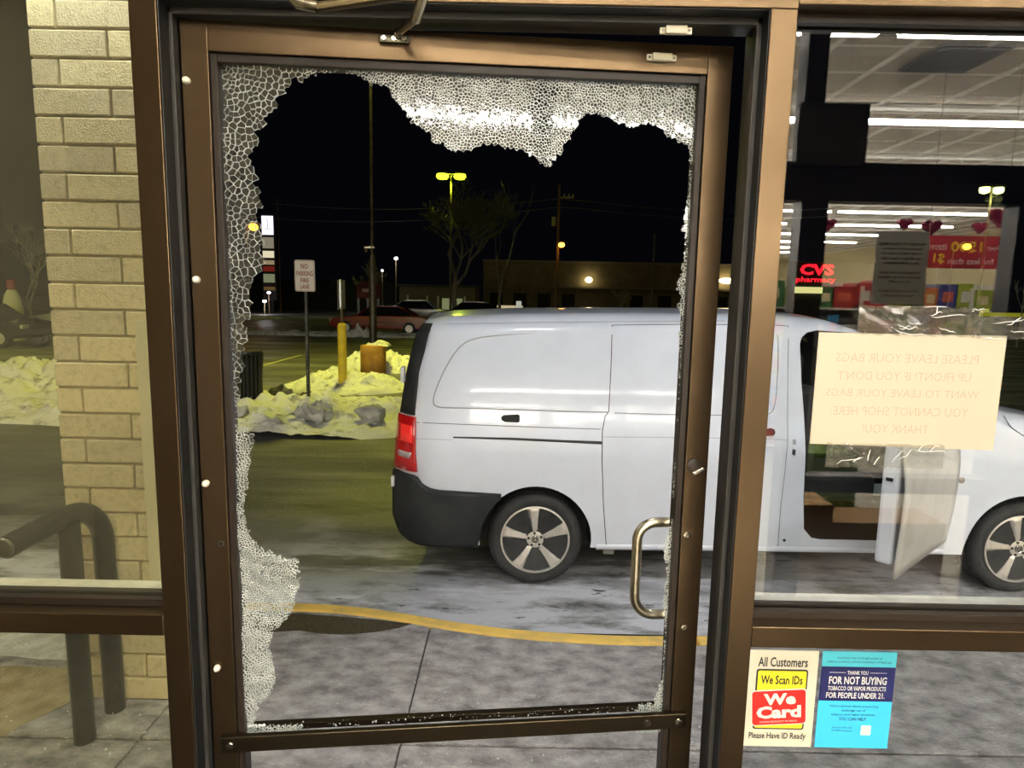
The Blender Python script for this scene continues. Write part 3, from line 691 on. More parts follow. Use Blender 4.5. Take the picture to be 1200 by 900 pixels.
text('We', WH, s1, cx-.031, cx+.031, cz+.006, cz+.030, GF-.0038, rot=an, weight=.045); text('Card', WH, s1, cx-.043, cx+.043, cz-.022, cz+.004, GF-.0038, rot=an, weight=.045)
text('AGE RESTRICTED PRODUCTS. WE CHECK ID', WH, s1, cx-.036, cx+.036, cz-.0305, cz-.027, GF-.0038, rot=an)
text('Please Have ID Ready', INK, s1, x0+.009, x1-.012, z0+.013, z0+.030, GF-.0012, weight=.02)
# sticker: under 21
s2 = thing('tobacco_sticker', 'blue and navy sticker about tobacco sales beside the We Card sticker', 'sticker', (.675, GF, .84))
TEAL = pm('sticker_teal', (.06, .42, .50), .5); CY = pm('sticker_cyan', (.04, .45, .78), .5); NV = pm('sticker_navy', (.006, .008, .07), .45)
x0, x1 = .604, .746
plate(s2, [(x0, z0), (x1, z0), (x1, z1), (x0, z1)], .001, CY, 'backing'); plate(s2, [(x0, z1-.031), (x1, z1-.031), (x1, z1), (x0, z1)], .0014, TEAL, 'top_band'); plate(s2, [(x0, z1-.102), (x1, z1-.102), (x1, z1-.031), (x0, z1-.031)], .0015, NV, 'navy_band')
text('A primary way youth get access to', INK, s2, x0+.028, x1-.028, z1-.016, z1-.010, GF-.0016); text('tobacco products is from consumers of legal age.', INK, s2, x0+.009, x1-.008, z1-.024, z1-.018, GF-.0016)
text('THANK YOU', WH, s2, x0+.05, x1-.052, z1-.047, z1-.039, GF-.0017, weight=.02)
for a, b in ((x0+.016, x0+.047), (x1-.048, x1-.016)): plate(s2, [(a, z1-.0435), (b, z1-.0435), (b, z1-.0428), (a, z1-.0428)], .0017, WH, 'rule')
text('FOR NOT BUYING', WH, s2, x0+.016, x1-.015, z1-.067, z1-.051, GF-.0017, weight=.02); text('TOBACCO OR VAPOR PRODUCTS', WH, s2, x0+.015, x1-.015, z1-.080, z1-.071, GF-.0017, weight=.02); text('FOR PEOPLE UNDER 21.', WH, s2, x0+.013, x1-.016, z1-.096, z1-.084, GF-.0017, weight=.02)
for i, (t, a, b) in enumerate((("We're serious about preventing", .024, .024), ('underage use of', .048, .048), ('tobacco and vapor products.', .028, .028), ('YOU CAN HELP.', .044, .044))):
    zz = z1-.1135-i*.0088; text(t, INK, s2, x0+a-.002, x1-b-.002, zz-.003, zz+.0035, GF-.0012, weight=.01 if i == 3 else 0)
for i, t in enumerate(('Scan the QR code', 'for FDA resources')):
    zz = z1-.158-i*.006; text(t, INK, s2, x0+.03, x0+.07, zz-.002, zz+.002, GF-.0012)
plate(s2, [(x0+.087, z0+.028), (x0+.106, z0+.028), (x0+.106, z0+.048), (x0+.087, z0+.048)], .0018, WH, 'blank_square')
# ================================================================== STORE BEHIND THE CAMERA (seen in the glass)
def mirror(v): return Vector((v.x, 2*1.14-v.y, v.z))
def PM(px, py, V): return mirror(PY(px, py, V))      # pixel in the reflection, at mirrored depth V
IY = -1.2
MB().box(-9, 13, -28, IY-.05, -.2, 0).build('floor', pm('vinyl_tile', (.66, .63, .57), .35, col2=(.74, .71, .64), ns=2), kind='structure', origin0=True)
MB().box(-2.4, 3.3, IY-.05, 1.09, -.2, 0).build('floor', pm('entry_mat', (.018, .017, .016), .9, bump=.5, bs=120), kind='structure', origin0=True)
# suspended ceiling: tiles in a sheet, the grid bars proud of it
ceil = thing('ceiling', None, None, (2, -11, 3.8), kind='structure')
MB().box(-9, 13, -28, 1.1, 3.81, 3.9).build('tile_field', pm('ceiling_tile', (.60, .56, .49), .9, col2=(.52, .48, .42), ns=3, bump=.2, bs=60), ceil)
TB = pm('ceiling_bar', (.95, .93, .88), .3)
for i in range(37): x = -9+.61*i; MB().box(x-.016, x+.016, -28, 1.09, 3.785, 3.815).build('grid_bar', TB, ceil)
for i in range(48): y = 1.0-.61*i; MB().box(-9, 13, y-.009, y+.009, 3.802, 3.815).build('cross_bar', TB, ceil)
EM = emat('tube_white', (1., .965, .88), 55); EM2 = emat('added_uplight_glow', (1., .93, .80), 210)
ORD = 'first second third fourth fifth sixth seventh eighth ninth tenth eleventh twelfth thirteenth fourteenth fifteenth sixteenth seventeenth eighteenth nineteenth twentieth twenty-first twenty-second twenty-third twenty-fourth twenty-fifth twenty-sixth twenty-seventh twenty-eighth twenty-ninth thirtieth'.split()
PL = ('leftmost', 'second', 'middle', 'fourth', 'rightmost'); lf = None; nrow = 0
LY = [-2.58-2.24*i for i in range(11)]
for r_, y in enumerate(LY):
    for k in range(5):
        x = -7.6+k*4.1
        if lf is None:
            lf = thing('strip_light', 'long white fluorescent strip light on the store ceiling', 'light', (x, y, 3.74), 'fluorescent strips on the store ceiling')
            MB().box(x-2.0, x+2.0, y-.06, y+.06, 3.765, 3.80).build('housing', pm('lamp_housing', (.8, .8, .78), .4), lf); [MB().box(x+s-.01, x+s+.01, y-.01, y+.01, 3.66, 3.78).build('hanger', MATS['lamp_housing'], lf) for s in (-1.6, 1.6)]
            MB().box(x-1.97, x+1.97, y-.022, y+.022, 3.61, 3.64).build('tube', EM, lf); MB().box(x-1.97, x+1.97, y-.05, y+.05, 3.642, 3.65).build('added_uplight', EM2, lf)  # glowing strip added over each tube to brighten the ceiling
        else: dup(lf, (x, y, 3.74), 'ceiling strip light, %s row from the entry, %s place' % (ORD[r_], PL[k]))
lf['label'] = 'ceiling strip light, first row from the entry, leftmost place'
el = thing('entry_fill', 'unseen fill light added above and behind the camera to brighten the door frames', 'light', (0, -.35, 3.75))  # fill light added out of view to brighten the upper door frames
MB().box(-.75, .75, -.6, -.1, 3.72, 3.80).build('housing', MATS['lamp_housing'], el); MB().box(-.7, .7, -.57, -.13, 3.705, 3.719).build('lens', emat('entry_fill_glow', (1, .9, .72), 16), el)
l = bpy.data.lights.new('entry_fill_lamp', 'AREA'); l.shape = 'RECTANGLE'; l.size = 1.4; l.size_y = .44; l.energy = 46; l.color = (1, .90, .74)
lo = bpy.data.objects.new('entry_fill_lamp', l); COL.objects.link(lo); lo.location = (0, -.35, 3.70)
# vent grille in the ceiling
v0 = PM(1112, 68, 4.9); vg = thing('ceiling_vent', 'dark slatted return air grille in the store ceiling', 'vent', (3.2, -2.5, 3.79))
vp = mirror(PZ(1118, 68, 3.8)); vx, vy = vp.x, vp.y; vg.location = (vx, vy, 3.79)
MB().box(vx-.3, vx+.3, vy-.3, vy+.3, 3.785, 3.80).build('frame', pm('vent_grey', (.12, .12, .12), .5), vg)
for i in range(12): MB().box(vx-.28, vx+.28, vy-.27+i*.047, vy-.255+i*.047, 3.77, 3.785).build('slat', MATS['vent_grey'], vg)
# walls of the store and of the entry
WT = pm('store_wall', (.66, .58, .36), .8)
MB().box(-9, 13, -28.2, -28, 0, 3.8).build('wall_back', WT, kind='structure', origin0=True)
MB().box(-9.2, -9, -28, 1.1, 0, 3.8).build('wall_left', WT, kind='structure', origin0=True)
MB().box(13, 13.2, -28, 1.1, 0, 3.8).build('wall_right', WT, kind='structure', origin0=True)
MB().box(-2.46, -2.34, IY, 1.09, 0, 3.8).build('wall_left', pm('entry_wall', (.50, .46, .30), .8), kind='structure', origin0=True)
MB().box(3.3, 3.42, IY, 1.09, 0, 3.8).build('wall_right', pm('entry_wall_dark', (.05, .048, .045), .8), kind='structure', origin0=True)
# inner storefront: dark frames, glazed transoms
it = thing('trim_2', None, None, (0, IY, 0), kind='structure')
DK = pm('dark_frame', (.012, .012, .016), .35, .3)
def ifr(n_, x0, x1, z0, z1, y0=IY-.06, y1=IY+.05, m=DK): MB().box(x0, x1, y0, y1, z0, z1).build(n_, m, it)
ifr('door_header', -2.34, 3.3, 2.235, 2.43); ifr('top_rail', -2.34, 3.3, 3.5, 3.8)
ifr('mullion', 1.475, 1.58, 2.43, 3.5); ifr('mullion', -.7, -.6, 2.43, 3.5); ifr('mullion', .45, .55, 2.43, 3.5)
ifr('door_jamb', 1.50, 1.64, 0, 2.235); ifr('door_jamb', -.7, -.6, 0, 2.235); ifr('door_jamb', .42, .52, 0, 2.235)
ifr('door_jamb', 2.64, 2.80, 0, 2.235); ifr('low_rail', 1.64, 2.64, .66, .75); 
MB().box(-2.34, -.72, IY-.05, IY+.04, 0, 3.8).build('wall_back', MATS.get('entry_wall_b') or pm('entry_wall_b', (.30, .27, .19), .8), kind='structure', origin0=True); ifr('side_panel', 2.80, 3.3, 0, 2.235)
IG = glass_mat('inner_glass', (.95, .95, .95), .04)
for x0, x1, z0, z1 in ((-.6, .45, 2.43, 3.5), (.55, 1.475, 2.43, 3.5), (1.58, 3.3, 2.43, 3.5)):
    MB().box(x0, x1, IY-.003, IY+.003, z0, z1).build('pane', IG, it)
bx = thing('wall_monitor', 'black flat box fixed on the inner storefront frame above the door', 'monitor', (1.61, IY+.06, 2.40))
MB().box(1.43, 1.79, IY+.055, IY+.10, 2.40, 2.71).build('case', pm('monitor_black', (.012, .014, .014), .25), bx, bev=.006)
MB().box(1.45, 1.77, IY+.10, IY+.103, 2.43, 2.69).build('screen', pm('screen_black', (.01, .012, .013), .08), bx)
# paper on the inner glass
pn = thing('posted_notice', 'grey printed page taped on the inner storefront glass', 'notice', (2.05, IY+.06, 1.7))
MB().box(1.905, 2.185, IY+.055, IY+.057, 1.705, 2.05).build('sheet', pm('paper_grey', (.85, .85, .78), .7), pn)
MB().box(1.91, 2.18, IY+.054, IY+.0565, 2.05, 2.085).build('white_strip', pm('paper_white', (.8, .82, .86), .5), pn)
IK = pm('ink_grey', (.05, .05, .045), .7)
for i, (t, a) in enumerate((('WANTED TO CONSUMERS', .0), ('you must be of legal age', .02), ('to buy these products and', .02), ('we will ask to see a valid', .02), ('form of identification', .03), ('', 0), ('If identification is not shown', .015), ('the sale will be refused', .01), ('by our staff', .07), ('', 0), ('Thank you for your patience', .02), ('the store management', .04))):
    if t: text(t, IK, pn, 1.92+a, 2.17-a, 2.012-i*.0245, 2.027-i*.0245, IY+.057, face=1, weight=.04)
# hanging banner
bn = thing('hanging_banner', 'red hanging store banner with yellow and white lettering', 'banner', (4.16, -3.72, 2.05)); BY = 2.28-6.
MB().box(3.76, 4.56, BY-.006, BY, 2.05, 2.345).build('board', pm('banner_red', (.33, .012, .02), .5), bn)
BW = pm('banner_white', (.85, .8, .75), .5); BYL = pm('banner_yellow', (.85, .55, .03), .5)
text('Over', BW, bn, 4.36, 4.51, 2.215, 2.265, BY, face=1); text('1500', BYL, bn, 4.03, 4.32, 2.20, 2.295, BY, face=1, weight=.02); text('items', BW, bn, 3.80, 3.99, 2.215, 2.275, BY, face=1)
text('for less than', BW, bn, 4.02, 4.44, 2.09, 2.145, BY, face=1); text('$1', BYL, bn, 3.88, 3.98, 2.085, 2.185, BY, face=1, weight=.02)
for x in (3.82, 4.5): MB().tube([(x, BY, 2.345), (x, BY, 3.8)], .003, 6).build('wire', DSTEEL, bn)
# foil hearts
HR = pm('foil_heart', (.22, .015, .05), .25, .7)
for k, (x, y, z, s, lb) in enumerate(((3.36, -4.72, 2.55, .09, 'dark red foil heart hanging at the left end of the row, near the dark jamb'), (4.18, -4.72, 2.57, .08, 'small foil heart hanging above the grey notice'), (4.47, -4.72, 2.54, .11, 'foil heart hanging by the left corner of the red banner'), (5.2, -4.72, 2.66, .14, 'largest foil heart hanging above the right end of the banner'), (5.9, -6.0, 2.7, .1, 'farthest right foil heart near the store ceiling strips'))):
    hrt = [(s*.9*(sin(a)**3), s*.8*(.8125*cos(a)-.3125*cos(2*a)-.125*cos(3*a)-.0625*cos(4*a))) for a in [2*pi*i/24 for i in range(24)]]
    h_ = thing('foil_heart', lb, 'decoration', (x, y, z), 'foil hearts hanging in the store')
    MB().prism([(x+a, z+b) for a, b in hrt], y-.03, y+.03).build('heart', HR, h_, bev=.01); MB().tube([(x, y, z+s*.4), (x, y, 3.8)], .002, 4).build('string', BW, h_)
# shelving run facing the entry, and goods standing on it
SHM = pm('shelf_white', (.62, .60, .52), .5)
g0 = thing('store_shelving', 'white metal shelving run facing the entry', 'shelf', (4.2, -4.9, 0))
MB().box(1.4, 6.2, -5.2, -5.17, 0, 1.95).build('back_panel', SHM, g0)
for z in (.12, .5, .92, 1.30, 1.66): MB().box(1.4, 6.2, -5.17, -4.72, z-.02, z).build('shelf', SHM, g0)
for x in (1.4, 2.6, 3.8, 5.0, 6.2): MB().box(x-.015, x+.015, -5.2, -4.72, 0, 1.9).build('upright', SHM, g0)
cols = [((.45, .14, .04), 'orange'), ((.04, .05, .18), 'navy blue'), ((.03, .12, .04), 'dark green'), ((.30, .02, .02), 'red'), ((.35, .30, .03), 'yellow'), ((.02, .15, .30), 'sky blue'), ((.06, .05, .05), 'charcoal'), ((.28, .34, .03), 'lime')]
rg = random.Random(5)
for sh, z in (('top', 1.66), ('second', 1.30), ('third', .92), ('fourth', .5), ('bottom', .12)):
    x = 1.45; k = 0
    while x < 6.1:
        wd = rg.uniform(.13, .26); hh = rg.uniform(.20, .31); ci = rg.randrange(8)
        if x+wd > 6.15: break
        b_ = thing('product_box', '%s boxed product, %s from the left on the %s shelf of the store shelving' % (cols[ci][1], ORD[k], sh), 'box', (x+wd/2, -4.9, z), 'boxed goods on the %s shelf' % sh)
        MB().box(x, x+wd-.012, -5.05, -4.75, z, z+hh).build('carton', pm('goods_%d' % ci, cols[ci][0], .4), b_)
        MB().box(x+wd*.2, x+wd*.75, -4.75, -4.748, z+hh*.3, z+hh*.7).build('front_label', pm('goods_label_%d' % (k % 3), ((.6, .5, .3), (.5, .1, .05), (.6, .6, .55))[k % 3], .5), b_)
        x += wd; k += 1
# green cases on a dark platform and brown cartons on the store floor, near the entry
CG = pm('case_green', (.09, .26, .03), .35, col2=(.2, .26, .05), ns=18); CBR = pm('cardboard', (.34, .20, .08), .8)
ya = -1.9; va = 2.28-ya; A, B = PM(940, 530, va), PM(1002, 596, va); wc, hc = (B.x-A.x)/3, (A.z-B.z)/3
for j in range(3):
    for i in range(3):
        b_ = thing('drink_case', 'green drink case in the %s row of the floor stack, %s column' % (('bottom', 'middle', 'top')[j], ('left', 'centre', 'right')[i]), 'case', (A.x+wc*(i+.5), ya-.1, B.z+hc*j), 'green drink cases stacked on the store floor')
        MB().box(A.x+wc*i+.003, A.x+wc*(i+1)-.003, ya-.25, ya, B.z+hc*j, B.z+hc*(j+1)-.004).build('case', CG, b_, bev=.006)
b_ = thing('pallet', 'dark platform under the green drink cases', 'platform', (A.x+.2, ya-.13, 0)); MB().box(A.x-.03, B.x+.05, ya-.3, ya+.02, 0, B.z-.004).build('deck', DK, b_)
yb_ = -1.45; vb = 2.28-yb_; A, B = PM(972, 612, vb), PM(1100, 700, vb)
b_ = thing('carton', 'wide brown cardboard carton with dark print on the store floor', 'box', ((A.x+B.x)/2, yb_-.15, 0)); MB().box(A.x, B.x, yb_-.3, yb_, 0, A.z).build('carton', CBR, b_, bev=.004)
text('FLOOR', IK, b_, A.x+.12, A.x+.42, .14, .24, yb_, face=1)
A = PM(940, 610, vb); B = PM(968, 700, vb)  # narrow carton added to block reflected floor glare, leaving a dark shape
b_ = thing('carton', 'narrow added carton blocking reflected floor glare beside the wide one', 'box', ((A.x+B.x)/2, yb_-.15, 0)); MB().box(A.x, B.x, yb_-.3, yb_, 0, A.z+.1).build('carton', CBR, b_, bev=.004)
# aisles deeper in the store
for k, x in enumerate((-5.5, -3, -.5, 2.0, 4.5, 7, 9.5)):
    ga = thing('aisle_shelving', 'tall aisle shelving deep in the store, aisle %s from the left' % ('one', 'two', 'three', 'four', 'five', 'six', 'seven')[k], 'shelf', (x, -14, 0))
    MB().box(x-.45, x+.45, -21, -7.5, 0, 1.7).build('gondola', pm('aisle_goods', (.2, .1, .05), .6, col2=(.05, .08, .16), ns=5, lo=.45, hi=.55), ga)
    MB().box(x-.47, x+.47, -21.02, -7.48, 1.7, 1.73).build('top_shelf', SHM, ga)
# ================================================================== THE VAN
def lerp(T, x):
    if x <= T[0][0]: return T[0][1]
    for (a, b), (c, d) in zip(T, T[1:]):
        if x <= c: return b+(d-b)*(x-a)/(c-a)
    return T[-1][1]
XR = [(.09, -.70), (.16, -.74), (.28, -.768), (.55, -.76), (.88, -.738), (1.2, -.695), (1.42, -.65), (1.56, -.57)]
XF = [(.09, 4.2), (.3, 4.3), (.6, 4.28), (.9, 4.1), (1.6, 4.1)]
ZT = [(-.7, 1.53), (-.5, 1.572), (0, 1.60), (.6, 1.615), (1.75, 1.63), (2.1, 1.60), (2.35, 1.53), (2.7, 1.345), (3.05, 1.14), (3.2, 1.055), (3.5, 1.0), (3.9, .92), (4.15, .80), (4.3, .55)]
YC = 4.88; ZB = .09
def sy(x, z):
    y = 3.95
    if z > .70: y += .16*((z-.70)/.8)**1.6
    if z < .3: y += .03*((.3-z)/.2)**2
    xr = lerp(XR, z); t = (xr+.30-x)/.30
    if t > 0: y += .16*min(t, 1.05)**3
    t = (x-3.55)/.75
    if t > 0: y += .38*t**2.4
    return y
def PV(px, py):
    y = 4.0
    for _ in range(6): q = PY(px, py, y); y = sy(q.x, q.z)
    return Vector((q.x, y, q.z))
van = thing('van', 'white panel van parked along the curb with its passenger door open', 'van', (1.75, YC, RZ))
VW = pm('van_white', (.70, .735, .82), .3, coat=.7, col2=(.67, .70, .78), ns=4)
VD = pm('van_interior_dark', (.012, .012, .011), .8)
rows = []; NS = 120; RC = .15
for i in range(NS+1):
    s = i/NS; s = s+.0*sin(s)
    ring = []
    xm = -.62+(4.22+.62)*s; zt = lerp(ZT, xm)
    near = []
    for j in range(22):
        z = ZB+(zt-RC-ZB)*j/21; near.append((None, z))
    for j in range(1, 9):
        a = pi/2*j/8; near.append((RC*1.25*(1-cos(a)), zt-RC+RC*sin(a)))
    pts = []
    for off, z in near:
        xr_, xf_ = lerp(XR, z), lerp(XF, z); x = xr_+(xf_-xr_)*s
        y = sy(x, z) if off is None else sy(x, zt-RC)+off
        pts.append(Vector((x, min(y, YC-.05), z)))
    for t in (.2, .45, .7): pts.append(Vector((pts[29].x, pts[29].y+(YC-pts[29].y)*t, zt+.025*(1-(1-t)**2))))
    top = Vector((pts[29].x, YC, zt+.025))
    ring = pts+[top]+[Vector((q.x, 2*YC-q.y, q.z)) for q in pts[::-1]]
    rows.append(ring)
nr = len(rows[0]); bd = MB(); bd.add([p_ for r in rows for p_ in r], [(i*nr+j, i*nr+(j+1) % nr, (i+1)*nr+(j+1) % nr, (i+1)*nr+j) for i in range(NS) for j in range(nr)]+[tuple(range(nr)), tuple(NS*nr+j for j in range(nr))[::-1]])
body = bd.build('body', [VW], van)
WX = (.17, 3.325); WZ = .14; WR = .31
def cutter(mb):
    o = mb.build('cutter', VD); m = body.modifiers.new('cut', 'BOOLEAN'); m.operation = 'DIFFERENCE'; m.object = o; m.solver = 'EXACT'; m.material_mode = 'TRANSFER'; return o
cuts = [cutter(MB().lathe([(.365, 0), (.365, .42)], (wx, 3.8, WZ), 'y', 48)) for wx in WX]
cuts += [cutter(MB().lathe([(.365, 0), (.365, .42)], (wx, 2*YC-4.22, WZ), 'y', 48)) for wx in WX]
OPEN = [(1.905, .255), (1.885, .45), (1.875, .75), (1.862, .95), (1.846, 1.2), (1.846, 1.44), (1.86, 1.485), (1.895, 1.515), (1.96, 1.53), (2.25, 1.515), (2.5, 1.41), (2.80, 1.21), (2.86, 1.1), (2.84, .85), (2.82, .6), (2.83, .2), (2.80, .185), (2.02, .185), (1.96, .195)]
cuts.append(cutter(MB().prism(OPEN, 3.7, 5.55)))
dg = bpy.context.evaluated_depsgraph_get(); me = bpy.data.meshes.new_from_object(body.evaluated_get(dg)); body.modifiers.clear(); body.data = me
for c_ in cuts: bpy.data.objects.remove(c_)
me.polygons.foreach_set('use_smooth', [True]*len(me.polygons)); me.set_sharp_from_angle(angle=radians(32))
def solid(o, t):
    m = o.modifiers.new('solid', 'SOLIDIFY'); m.thickness = t; m.offset = 0; return o
def vrows(name, rws, mat, e=.004, n=6, par=van, th=.008, **k):
    """rows of (z, x0, x1) laid on the van's near side, e proud of it"""
    def yy(x, z):
        if z <= 1.37: return sy(x, z)
        return sy(x, 1.37)+RC*1.25*(1-sqrt(max(0, 1-min(1, max(0, z-1.39)/RC)**2)))-.010
    R = [[Vector((x0+(x1-x0)*i/n, yy(x0+(x1-x0)*i/n, z)-e, z)) for i in range(n+1)] for z, x0, x1 in rws]
    return solid(MB().grid(R).build(name, mat, par, smooth=60, **k), th)
def X(px, py): return PV(px, py).x
TRIM = pm('van_grey_plastic', (.017, .019, .021), .6, spec=.22, col2=(.026, .028, .03), ns=5, bump=.15, bs=300)
zs = [PV(487, y).z for y in (378, 390, 412, 435, 455, 472, 487)]; xr2 = [X(508, 378), X(503, 390), X(497, 412), X(491, 435), X(489, 455), X(487, 472), X(486, 487)]
vrows('rear_pillar_trim', [(z, lerp(XR, z)-.004, x) for z, x in zip(zs, xr2)], TRIM, n=8)
TLR = pm('tail_red', (.26, .003, .005), .15, coat=1, emit=(1, .02, .015), es=.14)
tl = []
for y, xb in ((487, 487), (500, 487), (515, 487), (530, 487), (540, 488), (551, 489)):
    z = PV(480, y).z; tl.append((z, lerp(XR, z)-.006, X(xb, y)))
lamp = vrows('tail_lamp', tl, TLR, e=.012, n=8, th=.02, label='glowing red tail lamp')
zc = PV(475, 531).z
vrows('reverse_lens', [(zc-.022, lerp(XR, zc)-.004, X(480, 534)-.0), (zc+.018, lerp(XR, zc)-.004, X(483, 527))], pm('clear_lens', (.45, .38, .38), .15), e=.024, n=5, par=lamp, th=.006)
vrows('brake_lens', [(PV(478, 517).z, lerp(XR, .8)+.01, X(484, 517)), (PV(478, 497).z, lerp(XR, .85)+.01, X(484, 497))], pm('tail_bright', (.42, .006, .008), .12, coat=1, emit=(1, .05, .03), es=.5), e=.024, n=5, par=lamp, th=.006)
# bumper corner
cols_ = []; nz = 12
TBY = [(-.78, .565), (-.60, .56), (-.57, .515), (-.52, .485), (-.45, .472), (-.1, .455), (.05, .45)]
xs = [-.775+.03*i for i in range(28)]
for x in xs:
    zt = lerp(TBY, x); zb_ = .082 if x > -.70 else .10
    dx = x-WX[0]
    if abs(dx) < .362: zb_ = max(zb_, WZ+sqrt(max(0, .362**2-dx*dx)))
    if zb_ > zt-.01: break
    cols_.append([Vector((max(x, lerp(XR, zb_+(zt-zb_)*j/nz)-.012), sy(max(x, lerp(XR, zb_+(zt-zb_)*j/nz)), zb_+(zt-zb_)*j/nz)-.014, zb_+(zt-zb_)*j/nz)) for j in range(nz+1)])
bmp = solid(MB().grid(cols_).build('rear_bumper', TRIM, van, smooth=60), .02)
REFL = pm('marker_clear', (.7, .7, .7), .15)
for (xa, ya, yb) in ((475, 427, 446), (463, 555, 567)):
    za, zb2 = PV(xa, ya).z, PV(xa, yb).z; xx = lerp(XR, (za+zb2)/2)
    MB().box(xx-.022, xx+.0, 4.05, 4.13, zb2, za).build('marker_lens', REFL, van, bev=.006)
# seams, grooves, rails
SEAM = pm('seam_dark', (.03, .03, .035), .7); GRV = pm('groove_grey', (.33, .34, .37), .6)
def seam(px, r=.0028, mat=SEAM, name='panel_seam', sub=6, close=False, sm=0):
    for _ in range(sm):
        q_ = [px[0]]
        for (a, b), (c, d) in zip(px, px[1:]): q_ += [(a*.75+c*.25, b*.75+d*.25), (a*.25+c*.75, b*.25+d*.75)]
        px = q_+[px[-1]]
    P_ = []
    for (a, b), (c, d) in zip(px, px[1:]):
        for i in range(sub): P_.append(PV(a+(c-a)*i/sub, b+(d-b)*i/sub))
    P_.append(PV(*px[-1]))
    return MB().tube(P_, r, 6).build(name, mat, van, smooth=True)
seam([(717.5, 381), (716, 430), (713.5, 482)]); seam([(713.5, 482), (709, 488), (706, 505), (705.5, 540), (707, 590), (710.5, 641)])
seam([(717.5, 381), (800, 380), (908, 381), (924, 382), (924, 393)], .002)
seam([(487, 495), (560, 498), (640, 501), (704, 503)], .0022); seam([(487, 514), (530, 515.5)], .0018, GRV)
seam([(501, 380), (600, 378), (717, 377), (850, 376)], .0018, GRV, 'gutter_line')
GRPX = [(717, 388), (640, 390), (580, 393), (553, 397), (538, 406), (525, 425), (513, 450), (507, 468), (509, 477), (530, 478), (600, 480), (660, 482), (713, 483)]
seam(GRPX, .0042, GRV, 'pressed_panel_edge', 3, sm=2); seam([(a+(1.5 if a < 540 else 0), b+2.4 if b < 470 else b-2.4) for a, b in GRPX[:-1]], .002, pm('van_white2', (.74, .75, .79), .3), 'pressed_panel_lip', 3, sm=2)
seam([(720, 388), (800, 387), (900, 387), (910, 390), (912.5, 400), (911, 450), (908, 478), (902, 486), (880, 487), (800, 486), (720, 484)], .0035, GRV, 'pressed_panel_edge', 3, sm=2)
seam([(708, 512), (820, 513), (912, 515), (924, 516)], .002, GRV, 'belt_crease'); seam([(924, 395), (923, 450), (923, 520), (919, 560), (915, 593), (911, 648)], .0016)
a, b = PV(531, 512.5), PV(705, 519)
MB().tube([a, PV(600, 514.3), PV(660, 517), b], [.005, .008, .008, .010], 8).build('slide_rail', pm('rail_dark', (.012, .012, .012), .5), van)
def vpoly(name, px, mat, e=.006, par=van):
    pts_ = [PV(*q) for q in px]; n = len(pts_)
    return MB().add([p_+Vector((0, -e, 0)) for p_ in pts_]+[p_+Vector((0, .004, 0)) for p_ in pts_], [tuple(range(n))]+[tuple(range(n, 2*n))[::-1]]+[(i, n+i, n+(i+1) % n, (i+1) % n) for i in range(n)]).build(name, mat, par, bev=.002)
vpoly('handle_recess', [(587, 489), (590, 486.5), (607, 485.5), (609, 487), (609, 494), (607, 495), (592, 494.5), (588, 492.5)], VD)
vpoly('door_pull', [(898, 503), (903, 501.5), (907, 503), (908, 507), (906, 510), (898, 510.5)], VD, .012)
vpoly('fuel_cap_seam', [(929, 515), (933, 515), (933, 521), (929, 521)], GRV, .003); vpoly('striker', [(929, 526), (932, 527), (931, 534), (928, 532)], SEAM, .01)
MB().lathe([(.010, 0), (.010, -.004), (0, -.005)], PV(919, 633), 'y', 12).build('plug', VD, van)
MB().tube([PV(699, 640)+Vector((0, .02, 0)), PV(800, 641)+Vector((0, .02, 0)), PV(935, 643)+Vector((0, .02, 0)), PV(1105, 646)+Vector((0, .02, 0))], .028, 12).build('sill_tube', VW, van, smooth=True)
MB().tube([PV(699, 645)+Vector((0, .06, 0)), PV(1105, 650)+Vector((0, .06, 0))], .02, 10).build('sill_under', pm('under_grey', (.15, .14, .12), .8), van, smooth=True)
MB().box(.62, .69, 3.99, 4.05, .045, .09).build('jack_point', MATS['under_grey'], van)
MB().box(-.5, 4.0, 4.25, 5.5, .03, .12).build('underbody', VD, van)
MB().lathe([(.0, -.006), (.012, -.005), (.021, 0)], PV(1127, 563)+Vector((0, .0, 0)), 'y', 16).build('side_marker', pm('marker_amber', (.35, .32, .28), .2), van, smooth=True)
seam([(1176, 487), (1184, 500), (1192, 506), (1205, 514), (1225, 522)], .003, SEAM, 'hood_seam')
seam([(1113, 548), (1112, 575), (1110, 600), (1106, 625)], .006, SEAM, 'door_gap')
# windscreen over the cab
nw = []
for i in range(NS+1):
    r = rows[i]
    if 2.35 < r[29].x < 3.12: nw.append([r[j]+Vector((.004, 0, .006)) for j in range(28, 38)])
solid(MB().grid(nw).build('windscreen', pm('windscreen_dark', (.01, .012, .014), .06, coat=1), van, smooth=60), .006)
